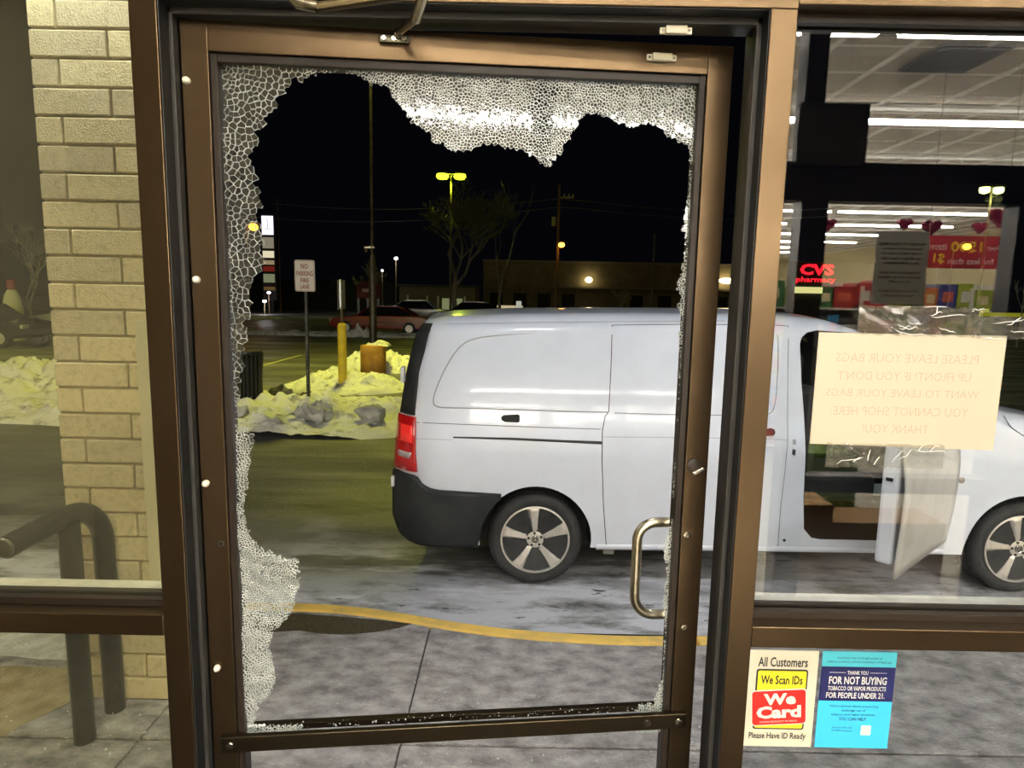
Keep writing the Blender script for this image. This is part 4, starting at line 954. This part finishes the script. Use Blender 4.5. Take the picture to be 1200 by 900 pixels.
# wheels
TYRE = pm('tyre', (.018, .018, .018), .75, col2=(.03, .03, .03), ns=12, bump=.2, bs=80); ALU = pm('alloy', (.66, .62, .56), .42, .6, col2=(.42, .38, .32), ns=22, lo=.52, hi=.8); ALD = pm('alloy_dark', (.10, .095, .09), .5, .6)
def wheel(cx, y0, steer=0.):
    wh = thing('wheel', None, None, (cx, y0+.11, WZ)); wh.parent = van; wh.location = Vector((cx, y0+.11, WZ))-van.location; wh['_w'] = 1
    c0 = (cx, y0+.0, WZ)
    ty = MB().lathe([(.222, .01), (.232, .0), (.262, -.008), (.285, .0), (.300, .02), (.308, .045), (.31, .08), (.31, .14), (.308, .175), (.298, .2), (.25, .22), (.2, .22)], c0, 'y', 56).build('tyre', TYRE, wh, smooth=50)
    g_ = MB()
    for k in range(4): g_.lathe([(.3115, .055+.034*k), (.3115, .060+.034*k)], c0, 'y', 56)
    for k in range(56):
        a = 2*pi*k/56
        for yy in (.045, .17):
            p0 = Vector((cx+.307*cos(a), y0+yy-.012, WZ+.307*sin(a))); p1 = Vector((cx+.311*cos(a+.05), y0+yy+.02, WZ+.311*sin(a+.05))); g_.tube([p0, p1], .003, 4)
    g_.build('tread_groove', pm('tread_dark', (.006, .006, .006), .9), wh, kind='stuff')
    MB().lathe([(.226, .012), (.226, -.001), (.216, -.003), (.213, .012), (.200, .03), (.196, .12), (.20, .18)], c0, 'y', 56).build('rim', ALU, wh, smooth=50)
    MB().lathe([(.195, .10), (.12, .09), (0, .09)], c0, 'y', 40).build('brake_disc', pm('brake_dark', (.03, .028, .026), .6, .5), wh)
    MB().lathe([(.12, .075), (.125, .07), (.10, .066), (.06, .066)], c0, 'y', 40).build('rotor', pm('rotor_steel', (.12, .11, .10), .4, .9), wh)
    for k in range(5):
        a = radians(96+72*k+steer); d = Vector((cos(a), 0, sin(a))); n_ = Vector((-sin(a), 0, cos(a))); C = Vector(c0)
        P_ = []
        for rr_, wd, dy in ((.035, .028, .018), (.08, .025, .010), (.14, .034, .006), (.19, .046, .004), (.219, .055, .004)):
            P_.append([C+d*rr_+n_*(-wd)+Vector((0, dy+.016, 0)), C+d*rr_+n_*(-wd*.8)+Vector((0, dy, 0)), C+d*rr_+n_*(wd*.25)+Vector((0, dy-.004, 0)), C+d*rr_+n_*(wd)+Vector((0, dy+.022, 0))])
        solid(MB().grid(P_).build('spoke', ALU, wh, smooth=25), .006)
    hb = MB().lathe([(.062, .03), (.060, .012), (.05, .008), (0, .008)], c0, 'y', 30).build('hub', ALU, wh, smooth=40)
    for k in range(5):
        a = radians(96+36+72*k-36+steer)+radians(0); MB().lathe([(.0085, .004), (.0085, .012)], (cx+.043*cos(a), y0, WZ+.043*sin(a)), 'y', 10).build('wheel_bolt', VD, wh)
    MB().lathe([(.026, .008), (.026, .002), (0, .002)], c0, 'y', 24).build('centre_cap', ALD, wh)
    em = MB(); R_ = [(.0235, .0), (.0215, -.001), (.0195, .0)]
    n = 32; vs = [(cx+r*cos(2*pi*j/n), y0+.001+h-.001, WZ+r*sin(2*pi*j/n)) for r, h in R_ for j in range(n)]
    em.add(vs, [(i*n+j, i*n+(j+1) % n, (i+1)*n+(j+1) % n, (i+1)*n+j) for i in range(2) for j in range(n)])
    for k in range(3):
        a = radians(90+120*k); tip = (cx+.0205*cos(a), y0-.0005, WZ+.0205*sin(a)); l_ = (cx+.004*cos(a+pi/2), y0-.0002, WZ+.004*sin(a+pi/2)); r_ = (cx-.004*cos(a+pi/2), y0-.0002, WZ-.004*sin(a+pi/2)); m_ = (cx, y0-.003, WZ)
        em.add([tip, l_, m_, r_], [(0, 1, 2), (0, 2, 3)])
    em.build('star_badge', pm('badge_chrome', (.7, .68, .62), .2, 1.), wh, fix=False)
for x in WX: wheel(x, 3.967, 0 if x < 1 else 8)
for x in WX: MB().lathe([(.2, 0), (.31, .02), (.31, .2), (.2, .22)], (x, 2*YC-3.967-.22, WZ), 'y', 40).build('far_wheel', TYRE, van, smooth=50)
# cab: seat, dash, things in it
SEAT = pm('seat_fabric', (.02, .02, .022), .9)
MB().box(2.0, 2.5, 4.2, 4.68, .35, .56).build('seat_cushion', SEAT, van, bev=.05)
b_ = MB().box(1.93, 2.07, 4.2, 4.68, .55, 1.15).build('seat_back', SEAT, van, bev=.05); MB().box(1.9, 2.0, 4.32, 4.56, 1.18, 1.36).build('headrest', SEAT, b_, bev=.04)
MB().box(2.66, 2.82, 4.05, 5.5, .75, .98).build('dashboard', pm('dash_black', (.005, .005, .005), .8), van, bev=.04)
q = PY(1031, 573, 4.3); o = MB().box(q.x-.055, q.x+.055, 4.28, 4.285, q.z-.042, q.z+.042).build('paper_sheet', pm('paper_pale', (.5, .55, .55), .7), van)
# the open cab door
PHI = radians(41); HX, HY = 2.835, 3.965; DL = .97
dx = Vector((-cos(PHI), -sin(PHI), 0)); nx = Vector((sin(PHI), -cos(PHI), 0))
def dp(s, n, z): return Vector((HX, HY, 0))+dx*s+nx*n+Vector((0, 0, z))
vd = MB(); sk = []
for j in range(15):
    z = .19+(1.02-.19)*j/14; bow = .03*sin(pi*min(1, (z-.19)/.9))-(.16*((z-.70)/.8)**1.6 if z > .7 else 0)
    sl = DL-(.0 if z > .45 else .05*((.45-z)/.26)**2)
    sk.append([dp(sl*i/10, bow, z) for i in range(11)])
solid(MB().grid(sk).build('door_skin', pm('van_dirty_white', (.52, .50, .47), .4, col2=(.60, .59, .57), ns=5, bump=.05), van, smooth=60), .012)
inn = MB(); s0, s1_ = .03, DL-.015
inn.add([dp(s, n, z) for s in (s0, s1_) for n in (-.10, -.012) for z in (.27, .98)], [(0, 1, 3, 2), (4, 6, 7, 5), (0, 4, 5, 1), (2, 3, 7, 6), (0, 2, 6, 4), (1, 5, 7, 3)])
il = inn.build('door_inner', VW, van, bev=.02)
lt = MB(); lt.add([dp(DL-.014, n, z) for n, z in ((-.075, .745), (-.04, .745), (-.04, .765), (-.075, .765))]+[dp(DL-.010, n, z) for n, z in ((-.075, .745), (-.04, .745), (-.04, .765), (-.075, .765))], [(0, 1, 2, 3), (4, 5, 6, 7), (0, 1, 5, 4), (2, 3, 7, 6), (1, 2, 6, 5), (0, 3, 7, 4)]); lt.build('latch', VD, il, fix=True)
MB().tube([dp(DL-.05, -.09, 1.0), dp(DL-.07, -.14, 1.25), dp(DL-.12, -.2, 1.44), dp(.5, -.2, 1.48), dp(.22, -.14, 1.2), dp(.05, -.06, 1.0)], .028, 8).build('window_frame', VW, van, smooth=True)
MB().tube([dp(.02, .004, z) for z in (.25, .6, .95)], .009, 6).build('door_seal', GASKET_SHADE, van)
# speckled badge shape low on the skin
MB().lathe([(.04, 0), (.045, .003), (.03, .004), (.03, 0)], (0, 0, 0), 'y', 24)

# ================================================================== OTHER CARS
def car(name, label, x0, x1, yc, z0, hgt, mat, flip=False, width=1.75, prof=None):
    """a saloon seen from its side: nose at x0, tail at x1 (swapped when flip)"""
    L_ = x1-x0; f = (lambda u: x1-u*L_) if flip else (lambda u: x0+u*L_)
    c_ = thing(name, label, 'car', ((x0+x1)/2, yc, z0))
    bot = [(.0, .28), (.0, .46), (.03, .56), (.26, .66), (.62, .68), (.93, .66), (.99, .6), (1., .3), (.9, .2), (.1, .2)]
    top = prof or [(.27, .65), (.40, .96), (.46, 1.0), (.64, 1.0), (.72, .95), (.86, .67)]
    def slab_(P_, ya, yb, ins, name_, m_, bev=.04):
        n = len(P_); vs = []
        zmax = max(q[1] for q in P_); zmin = min(q[1] for q in P_)
        for y, sg in ((ya, 1), (yb, -1)):
            for u, h in P_: vs.append((f(u), y+sg*ins*(h-zmin)/(zmax-zmin), z0+h*hgt))
        return MB().add(vs, [tuple(range(n)), tuple(range(n, 2*n))[::-1]]+[(i, (i+1) % n, n+(i+1) % n, n+i) for i in range(n)]).build(name_, m_, c_, bev=bev)
    ya, yb = yc-width/2, yc+width/2
    b_ = slab_(bot, ya, yb, .0, 'body', mat, .05)
    slab_(top, ya+.06, yb-.06, .22, 'cabin_glass', pm('car_glass', (.01, .012, .012), .08, coat=1), .02)
    rp = [(u, h) for u, h in top if h > .93]; rp = [(rp[0][0]-.01, .965)]+rp+[(rp[-1][0]+.01, .95)]
    slab_([(a, h+.012) for a, h in rp], ya+.24, yb-.24, 0, 'roof', mat, .01)
    for k in range(len(top)-1):
        (u0, h0), (u1, h1) = top[k], top[k+1]
        if abs(h1-h0) > .1:
            for s_ in (1, -1):
                yy = (ya+.055, ya+.25) if s_ > 0 else (yb-.055, yb-.25)
                MB().tube([(f(u0), yy[0], z0+h0*hgt), (f(u1), yy[1], z0+h1*hgt)], .025, 6).build('pillar', mat, c_)
    for u in (.17, .81):
        for y in (ya-.01, yb-.19):
            w_ = MB().lathe([(.17, .0), (.30, .0), (.32, .03), (.32, .17), (.30, .2)], (f(u), y, z0+.31), 'y', 24).build('wheel', TYRE, c_, smooth=40)
            MB().lathe([(.18, -.005), (.19, .01), (.1, .02), (0, .02)], (f(u), y, z0+.31), 'y', 16).build('wheel_cover', ALU, w_)
    for y in (ya+.03, yb-.33):
        xx = f(.004); MB().box(xx-.03, xx+.06, y, y+.3, z0+.44*hgt, z0+.53*hgt).build('headlamp', pm('headlamp_clear', (.6, .58, .5), .1, coat=1), c_, bev=.02)
        xx = f(.993); MB().box(xx-.04, xx+.04, y, y+.3, z0+.45*hgt, z0+.57*hgt).build('rear_lamp', pm('rear_red', (.3, .01, .01), .2), c_, bev=.02)
    MB().box(f(.5)-.0, f(.5)+.008, ya-.004, ya+.01, z0+.3*hgt, z0+.66*hgt).build('door_line', SEAM, c_)
    MB().box(min(f(.2), f(.78)), max(f(.2), f(.78)), ya-.012, ya+.01, z0+.36*hgt, z0+.385*hgt).build('side_moulding', pm('moulding_grey', (.2, .18, .16), .5), c_)
    return c_
CRED = pm('car_red', (.25, .008, .008), .25, coat=.8); CSIL = pm('car_silver', (.75, .76, .74), .3, .4, coat=.6); CDRK = pm('car_dark', (.02, .02, .022), .25, coat=.8)
x0 = PY(387, 390, 30.5).x; car('saloon_car', 'red saloon car parked across the lot beyond the light pole', x0, x0+4.7, 31.2, RZ, 1.36, CRED)
x0 = PY(470, 380, 38).x; car('saloon_car', 'silver saloon with snow on its roof parked behind the red car', x0-1.2, x0+3.4, 38.5, RZ+.12, 1.5, CSIL, flip=True)
x0 = PY(501, 380, 33).x; car('saloon_car', 'black saloon just past the tail of the red car, half hidden by the van roof', x0-.2, x0+4.4, 35.2, RZ+.2, 1.42, CDRK)
x0 = PY(18, 390, 24).x; car('saloon_car', 'silver saloon seen through the left window beside the brick pier', x0, x0+4.5, 25, RZ, 1.42, CSIL)
x0 = PY(-70, 390, 20).x; car('saloon_car', 'black saloon at the left edge of the left window', x0-1.3, x0+2.75, 20.6, RZ, 1.4, CDRK, flip=True)

# ================================================================== FAR BACKGROUND
# white and red standing figure of a post sign by the cars on the left
q = PY(15, 360, 23); fl = thing('wrapped_post', 'white bundle with a red top standing behind the cars on the left', 'post', (q.x, 23, RZ))
MB().lathe([(.30, .0), (.32, 1.2), (.24, 1.6), (.14, 1.8), (0, 1.85)], (q.x, 23, RZ), n=14).build('white_wrap', pm('wrap_white', (.8, .8, .72), .7, emit=None), fl, smooth=60)
MB().lathe([(.10, 1.8), (.14, 1.95), (.12, 2.15), (0, 2.2)], (q.x, 23, RZ), n=12).build('red_top', pm('wrap_red', (.4, .03, .03), .6), fl, smooth=60)
# bare trees
def tree(name, label, base, h, seed, mat, spread=.5, depth=6, r0=None, n0=3, trunk=.28, up=.15, rmin=.012):
    rt = random.Random(seed); b = MB(); tb = MB(); r0 = r0 or h*.018
    def grow(p, d, L_, r, k):
        q_ = p+d*L_*.5+Vector((rt.gauss(0, .03), rt.gauss(0, .03), 0))*L_; e = q_+(d+Vector((rt.gauss(0, .12), rt.gauss(0, .12), .05))).normalized()*L_*.5
        (tb if k == depth else b).tube([p, q_, e], [r, r*.85, r*.7], 5 if k > 3 else 3, cap=False)
        if k == 0: return
        for i in range(n0 if k > 1 else n0+1):
            a = rt.uniform(0, 2*pi); s_ = rt.uniform(.35, 1.)*spread
            nd = (d+Vector((cos(a)*s_, sin(a)*s_, up))).normalized()
            st = q_.lerp(e, rt.uniform(.2, 1.)) if i else e
            grow(st, nd, L_*rt.uniform(.6, .82), max(r*.56, rmin), k-1)
    t_ = thing(name, label, 'tree', base)
    grow(Vector(base), Vector((0, 0, 1)), h*trunk, r0, depth)
    tb.build('trunk', mat, t_); b.build('branches', mat, t_, fix=False, kind='stuff'); return t_
BK = pm('bark_grey', (.24, .22, .15), .9); BK2 = pm('bark_pale', (.50, .46, .34), .9)
tree('bare_tree', 'large bare tree in front of the twin lot lamp', (-3.7, 41, 0), 12.2, 5, BK, 1.0, 7, n0=3, trunk=.25, r0=.2)
tree('bare_tree', 'thin bare tree right of the large tree, leaning slightly', (-.9, 44, 0), 10.5, 9, BK, .45, 5, n0=2, trunk=.3, r0=.13)
q = PY(33, 358, 26.5); tree('bare_tree', 'pale bare tree seen through the left window', (q.x, 26.5, RZ), 5.0, 21, BK2, .75, 6, n0=3, r0=.075, trunk=.3, rmin=.008)
q = PY(1192, 400, 30); tree('bare_tree', 'pale bare sapling at the right edge behind the right window', (q.x, 30, RZ), 3.9, 33, BK2, .6, 4, n0=3, r0=.05, trunk=.3)
tree('bare_tree', 'small bare tree before the lit wall of the far building', (10.4, 62, 0), 4.4, 41, BK, .8, 5, n0=3, trunk=.25)
tree('bare_tree', 'bare tree by the white street lamps left of centre', (-11.8, 52, 0), 5.5, 51, BK, .6, 5, n0=3, trunk=.25)
# twin-head lot lamps
def twin(label, loc, h, col, e, W, gap=.75, ww=.3):
    t_ = thing('lot_lamp', label, 'street lamp', loc); x, y, z = loc
    MB().lathe([(.09, 0), (.06, h)], loc, n=10).build('pole_shaft', pm('pole_pale', (.12, .11, .06), .6), t_)
    MB().tube([(x-gap, y, z+h), (x+gap, y, z+h)], .05, 6).build('arm', pm('pole_pale', (.4, .38, .2)), t_)
    for s in (-1, 1):
        MB().box(x+s*gap-.32, x+s*gap+.32, y-.25, y+.25, z+h-.02, z+h+.16).build('lamp_head', BLACK, t_, bev=.03)
        MB().lathe([(.0, -.42), (ww*.8, -.34), (ww, -.2), (ww*.9, -.02)], (x+s*gap, y, z+h), n=14).build('lamp_bowl', emat('bowl_%s' % label[:4], col, e), t_, smooth=True)
    lamp_point((x, y-.3, z+h-.8), col, W, .4)
twin('twin-headed yellow-green lot lamp above the large bare tree', (-4.63, 47, RZ), 10.55, (.80, 1., .03), 3.2, 600, .62, .46)
twin('pale twin-headed lot lamp high in the right window', (28.95, 40, RZ), 9.1, (.95, 1., .35), 3.5, 100, .42, .3)
def slamp(label, px, py, y, col, e, r, W, pole=True, arm=.0):
    q = PY(px, py, y); t_ = thing('street_lamp', label, 'street lamp', (q.x+arm, y, RZ))
    MB().lathe([(.07, 0), (.05, q.z-RZ+.2)], (q.x+arm, y, RZ), n=8).build('pole_shaft', pm('pole_brown', (.12, .09, .05), .8), t_)
    if arm: MB().tube([(q.x+arm, y, q.z+.15), (q.x, y, q.z+.15)], .04, 6).build('arm', MATS['pole_brown'], t_)
    MB().blob((q.x, y, q.z), r, r, r*.8, 12, 8).build('lamp_globe', emat('globe_%.2f_%.2f_%.0f' % (col[1], col[2], e), col, e), t_, smooth=True)
    MB().box(q.x-r, q.x+r, y-r, y+r, q.z+r*.7, q.z+r*1.1).build('hood', BLACK, t_)
    if W: lamp_point((q.x, y-.6, q.z-.4), col, W, .3)
    return t_
slamp('white street lamp left of the large tree', 464, 303, 60, (1, 1, .9), 25, .17, 60, arm=.0)
slamp('small white street lamp, the farther one left of the large tree', 448, 317, 70, (1, 1, .9), 14, .13, 30)
slamp('orange street lamp on the utility pole', 658, 287, 60, (1, .42, .05), 6, .30, 40, arm=-.3)
slamp('orange street lamp glowing behind the cracked glass on the left', 297, 266, 50, (1, .42, .03), 5, .36, 50, arm=-.5)
slamp('orange street lamp seen over the red banner reflection', 1133, 289, 60, (1, .42, .03), 7, .34, 40, arm=-1.2)
slamp('low bright white lamp at the foot of the pylon sign', 310, 353, 56, (1, 1, .95), 20, .15, 60)
slamp('lower violet-white lamp beside the pylon sign', 315, 343, 58, (.9, .85, 1.), 16, .15, 40)
# utility pole
up_ = thing('utility_pole', 'tall wooden utility pole in front of the far building', 'utility pole', (4.0, 60.5, 0))
UW = pm('pole_wood', (.20, .10, .06), .9)
MB().lathe([(.16, -.17), (.10, 12.1)], (4.02, 60.5, 0), n=10).build('pole_shaft', UW, up_)
MB().box(4.0, 5.4, 60.44, 60.56, 10.9, 11.05).build('crossarm', pm('crossarm_grey', (.3, .27, .2), .8), up_)
for x in (4.5, 4.9, 5.3): MB().lathe([(.05, 0), (.08, .1), (.04, .25)], (x, 60.5, 11.05), n=8).build('insulator', pm('insulator_grey', (.5, .48, .4), .4), up_)
MB().lathe([(.2, 0), (.22, .1), (.22, .8), (.0, .85)], (3.6, 60.5, 8.4), n=12).build('transformer', pm('transformer_grey', (.25, .25, .22), .6), up_)
q = thing('utility_pole', 'thin bare pole right of centre beyond the van', 'utility pole', (12.9, 60, 0)); MB().lathe([(.11, -.17), (.08, 7.8)], (12.9, 60, 0), n=8).build('pole_shaft', pm('thin_pole', (.14, .12, .09), .8), q)
q = thing('flag_pole', 'slender unlit pole above the pylon sign', 'pole', (-23.4, 64, 0)); MB().lathe([(.09, -.17), (.05, 11)], (-23.3, 64, 0), n=8).build('pole_shaft', UW, q)
for k, (z0_, z1_) in enumerate(((10.6, 10.9), (9.1, 10.2))):
    P_ = [(-30+34*i/16, 61+.3*k, z0_+(z1_-z0_)*i/16-1.1*sin(pi*i/16)) for i in range(17)]+[(4+30*i/16, 60.5, z1_-.9*sin(pi*i/16)) for i in range(1, 17)]
    tag(MB().tube(P_, .022, 5, cap=False).build('overhead_cable', pm('cable_grey', (.2, .18, .14), .7)), ('upper', 'lower')[k]+' overhead cable running to the wooden utility pole', 'cable')
# far commercial building, lit by its wall lamps and added fill lights
fb = thing('store_building', 'long low tan building behind the utility pole', 'building', (11.5, 84, 0))
FBW = pm('far_wall', (.20, .155, .08), .9, col2=(.14, .11, .06), ns=.6)
MB().box(-3.8, 28.5, 80, 92, -.17, 6.1).build('wall', FBW, fb)
MB().box(-3.9, 28.6, 79.9, 92, 6.1, 6.35).build('parapet', pm('parapet_pale', (.22, .18, .12), .8), fb)
MB().box(4.5, 28.5, 79.4, 80, 3.0, 3.25).build('awning', MATS['parapet_pale'], fb)
for x in (-3, 0, 3, 6, 14.5, 18, 21.5, 25): MB().box(x, x+1.6, 79.9, 80, .3, 2.3).build('window', pm('far_window', (.012, .012, .01), .9), fb)
q = PY(690, 328, 79.3); MB().blob((q.x, 79.3, q.z), .42, .3, .34, 12, 8).build('wall_lamp', emat('wall_lamp', (1, .85, .45), 14), fb); lamp_point((q.x, 78.4, q.z), (1, .8, .4), 14, .3)
q = PY(851, 329, 79.3); MB().blob((q.x, 79.3, q.z), .9, .3, .34, 12, 8).build('wall_lamp', MATS['wall_lamp'], fb); lamp_point((q.x, 78.4, q.z), (1, .8, .4), 14, .3)
for x in (-2, 4.3, 16, 24): lamp_point((x, 76, 5.5), (1, .72, .36), 9, .5)  # fixtureless fill lights added to wash the building front
# low dark hedge before it and dim houses at the left
LEAF = pm('hedge_dark', (.015, .017, .01), .9)
def hedge(x0, x1, y, h, lab, seed):
    rws = []
    for j in range(5):
        rws.append([(x0+(x1-x0)*i/60, y+(j-2)*.5, RZ+(0 if j in (0, 4) else h*(.8+.35*noise.noise(Vector((i*.6+seed, j, seed)))))) for i in range(61)])
    tag(MB().grid(rws).build('hedge', LEAF, smooth=60), lab, 'hedge')
hedge(3.5, 22, 70, 1.25, 'low dark hedge in front of the tan building', 2); hedge(-45, -13.5, 75, 4.2, 'tall dark tree line behind the lot on the left', 9); hedge(-4, 3.5, 66, 1.0, 'short dark hedge behind the large bare tree', 4)
hs = thing('house', 'dim low building behind the trees left of centre', 'building', (-7.5, 72, 0))
MB().box(-12.5, -4.2, 70, 78, -.17, 2.7).build('wall', pm('dim_wall', (.14, .12, .06), .9), hs); MB().box(-12.7, -4.0, 69.8, 78, 2.7, 2.95).build('roof', pm('dim_roof', (.05, .05, .04), .9), hs)
MB().box(-7.8, -5.6, 69.9, 70, .3, 1.5).build('window', emat('dim_window', (.7, .75, .35), .25), hs)
for x in (-11.5, -9.4, -8.2, -5.3): MB().box(x-.09, x+.09, 69.5, 69.7, -.17, 1.75).build('column', pm('col_pale', (.6, .58, .45), .7), hs)
q = PY(597, 356, 62); tag(MB().box(q.x-1.2, q.x+1.3, 62, 62.6, RZ, .95).build('utility_box', emat('lit_box', (1, .85, .5), .5)), 'small glowing pale sign board low among the trees', 'sign')
q = PY(608, 354, 61); tag(MB().box(q.x-.25, q.x+.25, 61, 61.3, RZ, 1.4).build('utility_cabinet', pm('cab_white', (.9, .9, .85), .6, emit=(1, 1, .9), es=.35)), 'small white lit cabinet right of the glowing board', 'sign')
# pylon sign
py_ = thing('pylon_sign', 'tall pylon sign with a lit white top panel and dim tenant panels', 'sign', (-23, 60, RZ)); xa, xb = PY(308, 300, 60).x, PY(321, 300, 60).x
MB().box(xa-.1, xb+.1, 60.05, 60.5, RZ+1.2, 8.9).build('frame', pm('pylon_dark', (.02, .012, .01), .7), py_)
MB().box(xa+.2, xa+.45, 60.1, 60.4, RZ, 1.2).build('leg', DSTEEL, py_); MB().box(xb-.45, xb-.2, 60.1, 60.4, RZ, 1.2).build('leg', DSTEEL, py_)
zs_ = [PY(314, y, 60).z for y in (253, 275, 278, 291, 294, 302, 305, 310, 312, 318, 321, 331, 336, 340)]
for k, (c_, e_) in enumerate((((.9, .88, 1.), 1.6), ((.8, .7, .5), .28), ((1., .9, .6), .75), ((.9, .7, .4), .3), ((.5, .05, .03), .25), ((.5, .55, .3), .35), ((.5, .3, .1), .2))):
    o = MB().box(xa, xb, 59.98, 60.05, zs_[2*k+1], zs_[2*k]).build('sign_panel', emat('pylon_%d' % k, c_, e_), py_)
    if k == 0: MB().box((xa+xb)/2-.03, (xa+xb)/2+.03, 59.96, 59.99, zs_[1]+.6, zs_[0]-.2).build('mark', pm('mark_violet', (.3, .2, .5), .5), o); MB().box(xa+.2, xb-.2, 59.96, 59.99, zs_[1]+.5, zs_[1]+.56).build('mark', MATS['mark_violet'], o)
# red sign on three posts
rs = thing('post_sign', 'dark red board sign on white posts behind the red car', 'sign', (-9.1, 40, RZ))
for px in (420, 431, 443): q = PY(px, 340, 40); MB().box(q.x-.06, q.x+.06, 39.95, 40.05, RZ, 2.2).build('post', pm('post_pale', (.5, .5, .5), .7), rs)
q0, q1 = PY(418, 333, 39.9), PY(446, 350, 39.9)
MB().prism([(q0.x, q1.z), (q1.x, q1.z), (q1.x, q0.z), ((q0.x+q1.x)/2, q0.z+.25), (q0.x, q0.z)], 39.85, 39.95).build('board', pm('board_red', (.13, .02, .012), .7), rs)
MB().box(q0.x+.35, q0.x+.75, 39.83, 39.86, q1.z+.4, q1.z+.6).build('mark', pm('mark_tan', (.6, .4, .25), .6), rs)
# pale curb lines of the far lot
CK = pm('curb_concrete', (.42, .42, .36), .8)
for nm, lab, a, b, y in (('far_curb', 'pale far curb line left of the red car', -30, -9.5, 50), ('island_curb', 'low concrete island curb in front of the red car', -9.6, 1.5, 29.8)):
    o = MB().box(a, b, y, y+.3, RZ, RZ+.14).build(nm, CK); tag(o, lab, 'curb')
q = tag(MB().prism([(-28, 44), (-18, 44), (-17, 47), (-20, 50), (-28, 50)], RZ, RZ+.15, 'xy').build('traffic_island', pm('island_snow', (.6, .58, .5), .8, col2=(.4, .4, .36), ns=3)), 'snow-covered traffic island below the pylon sign', 'traffic island')
# parking stripes
WS = pm('stripe_faded', (.5, .47, .25), .8)
for k, (x, y0_, y1_) in enumerate(((-1.0, 14.5, 19.5), (1.7, 14.5, 19.5), (-6.5, 14.5, 19.5), (-9.2, 14.5, 19.5))):
    o = MB().box(x-.05, x+.05, y0_, y1_, RZ, RZ+.004).build('parking_stripe', WS); tag(o, ('faded parking stripe nearest the van tail', 'faded parking stripe hidden behind the van', 'faded parking stripe left of the light pole', 'faded parking stripe far left in the lot')[k], 'road marking', 'parking stripes')
# pharmacy across the road with its red sign, right of the van
ph = thing('pharmacy_building', 'far shop with a glowing red pharmacy sign and a lit yellow fascia', 'building', (29, 62, 0))
MB().box(23.5, 40, 61, 70, RZ, 5.6).build('wall', pm('pharm_wall', (.05, .045, .03), .9), ph)
q0, q1 = PY(932, 336, 60.9), PY(963, 344, 60.9); MB().box(q0.x, q1.x, 60.8, 61, q1.z, q0.z).build('lit_fascia', emat('fascia_yellow', (.95, .9, .35), .9), ph)
NE = emat('neon_red', (1, .015, .03), 1.6); a0, a1 = PY(933, 324, 60.9), PY(979, 333, 60.9); b0, b1 = PY(938, 309, 60.9), PY(977, 323, 60.9)
text('pharmacy', NE, ph, a0.x, a1.x, a1.z, a0.z, 60.9, thick=.02, weight=.03); text('CVS', NE, ph, b0.x, b1.x, b1.z, b0.z, 60.9, thick=.02, weight=.05)
q0, q1 = PY(1149, 366, 45), PY(1215, 372, 45)
yb = thing('barrier', 'long yellow barrier board far off at the right edge', 'barrier', ((q0.x+q1.x)/2, 45, RZ)); MB().box(q0.x, q1.x, 45, 45.1, q1.z, q0.z).build('board', pm('barrier_yellow_glow', (.75, .7, .05), .6, emit=(.8, .75, .05), es=.25), yb)  # board colour glows a little, standing in for light falling on it
for x in (q0.x+.2, q1.x-.2): MB().box(x-.06, x+.06, 45.02, 45.12, RZ, q0.z).build('post', UW, yb)
MB().box(q0.x, q0.x+.55, 44.95, 45.12, q1.z, q0.z+.25).build('end_panel', MATS['barrier_yellow_glow'], yb)
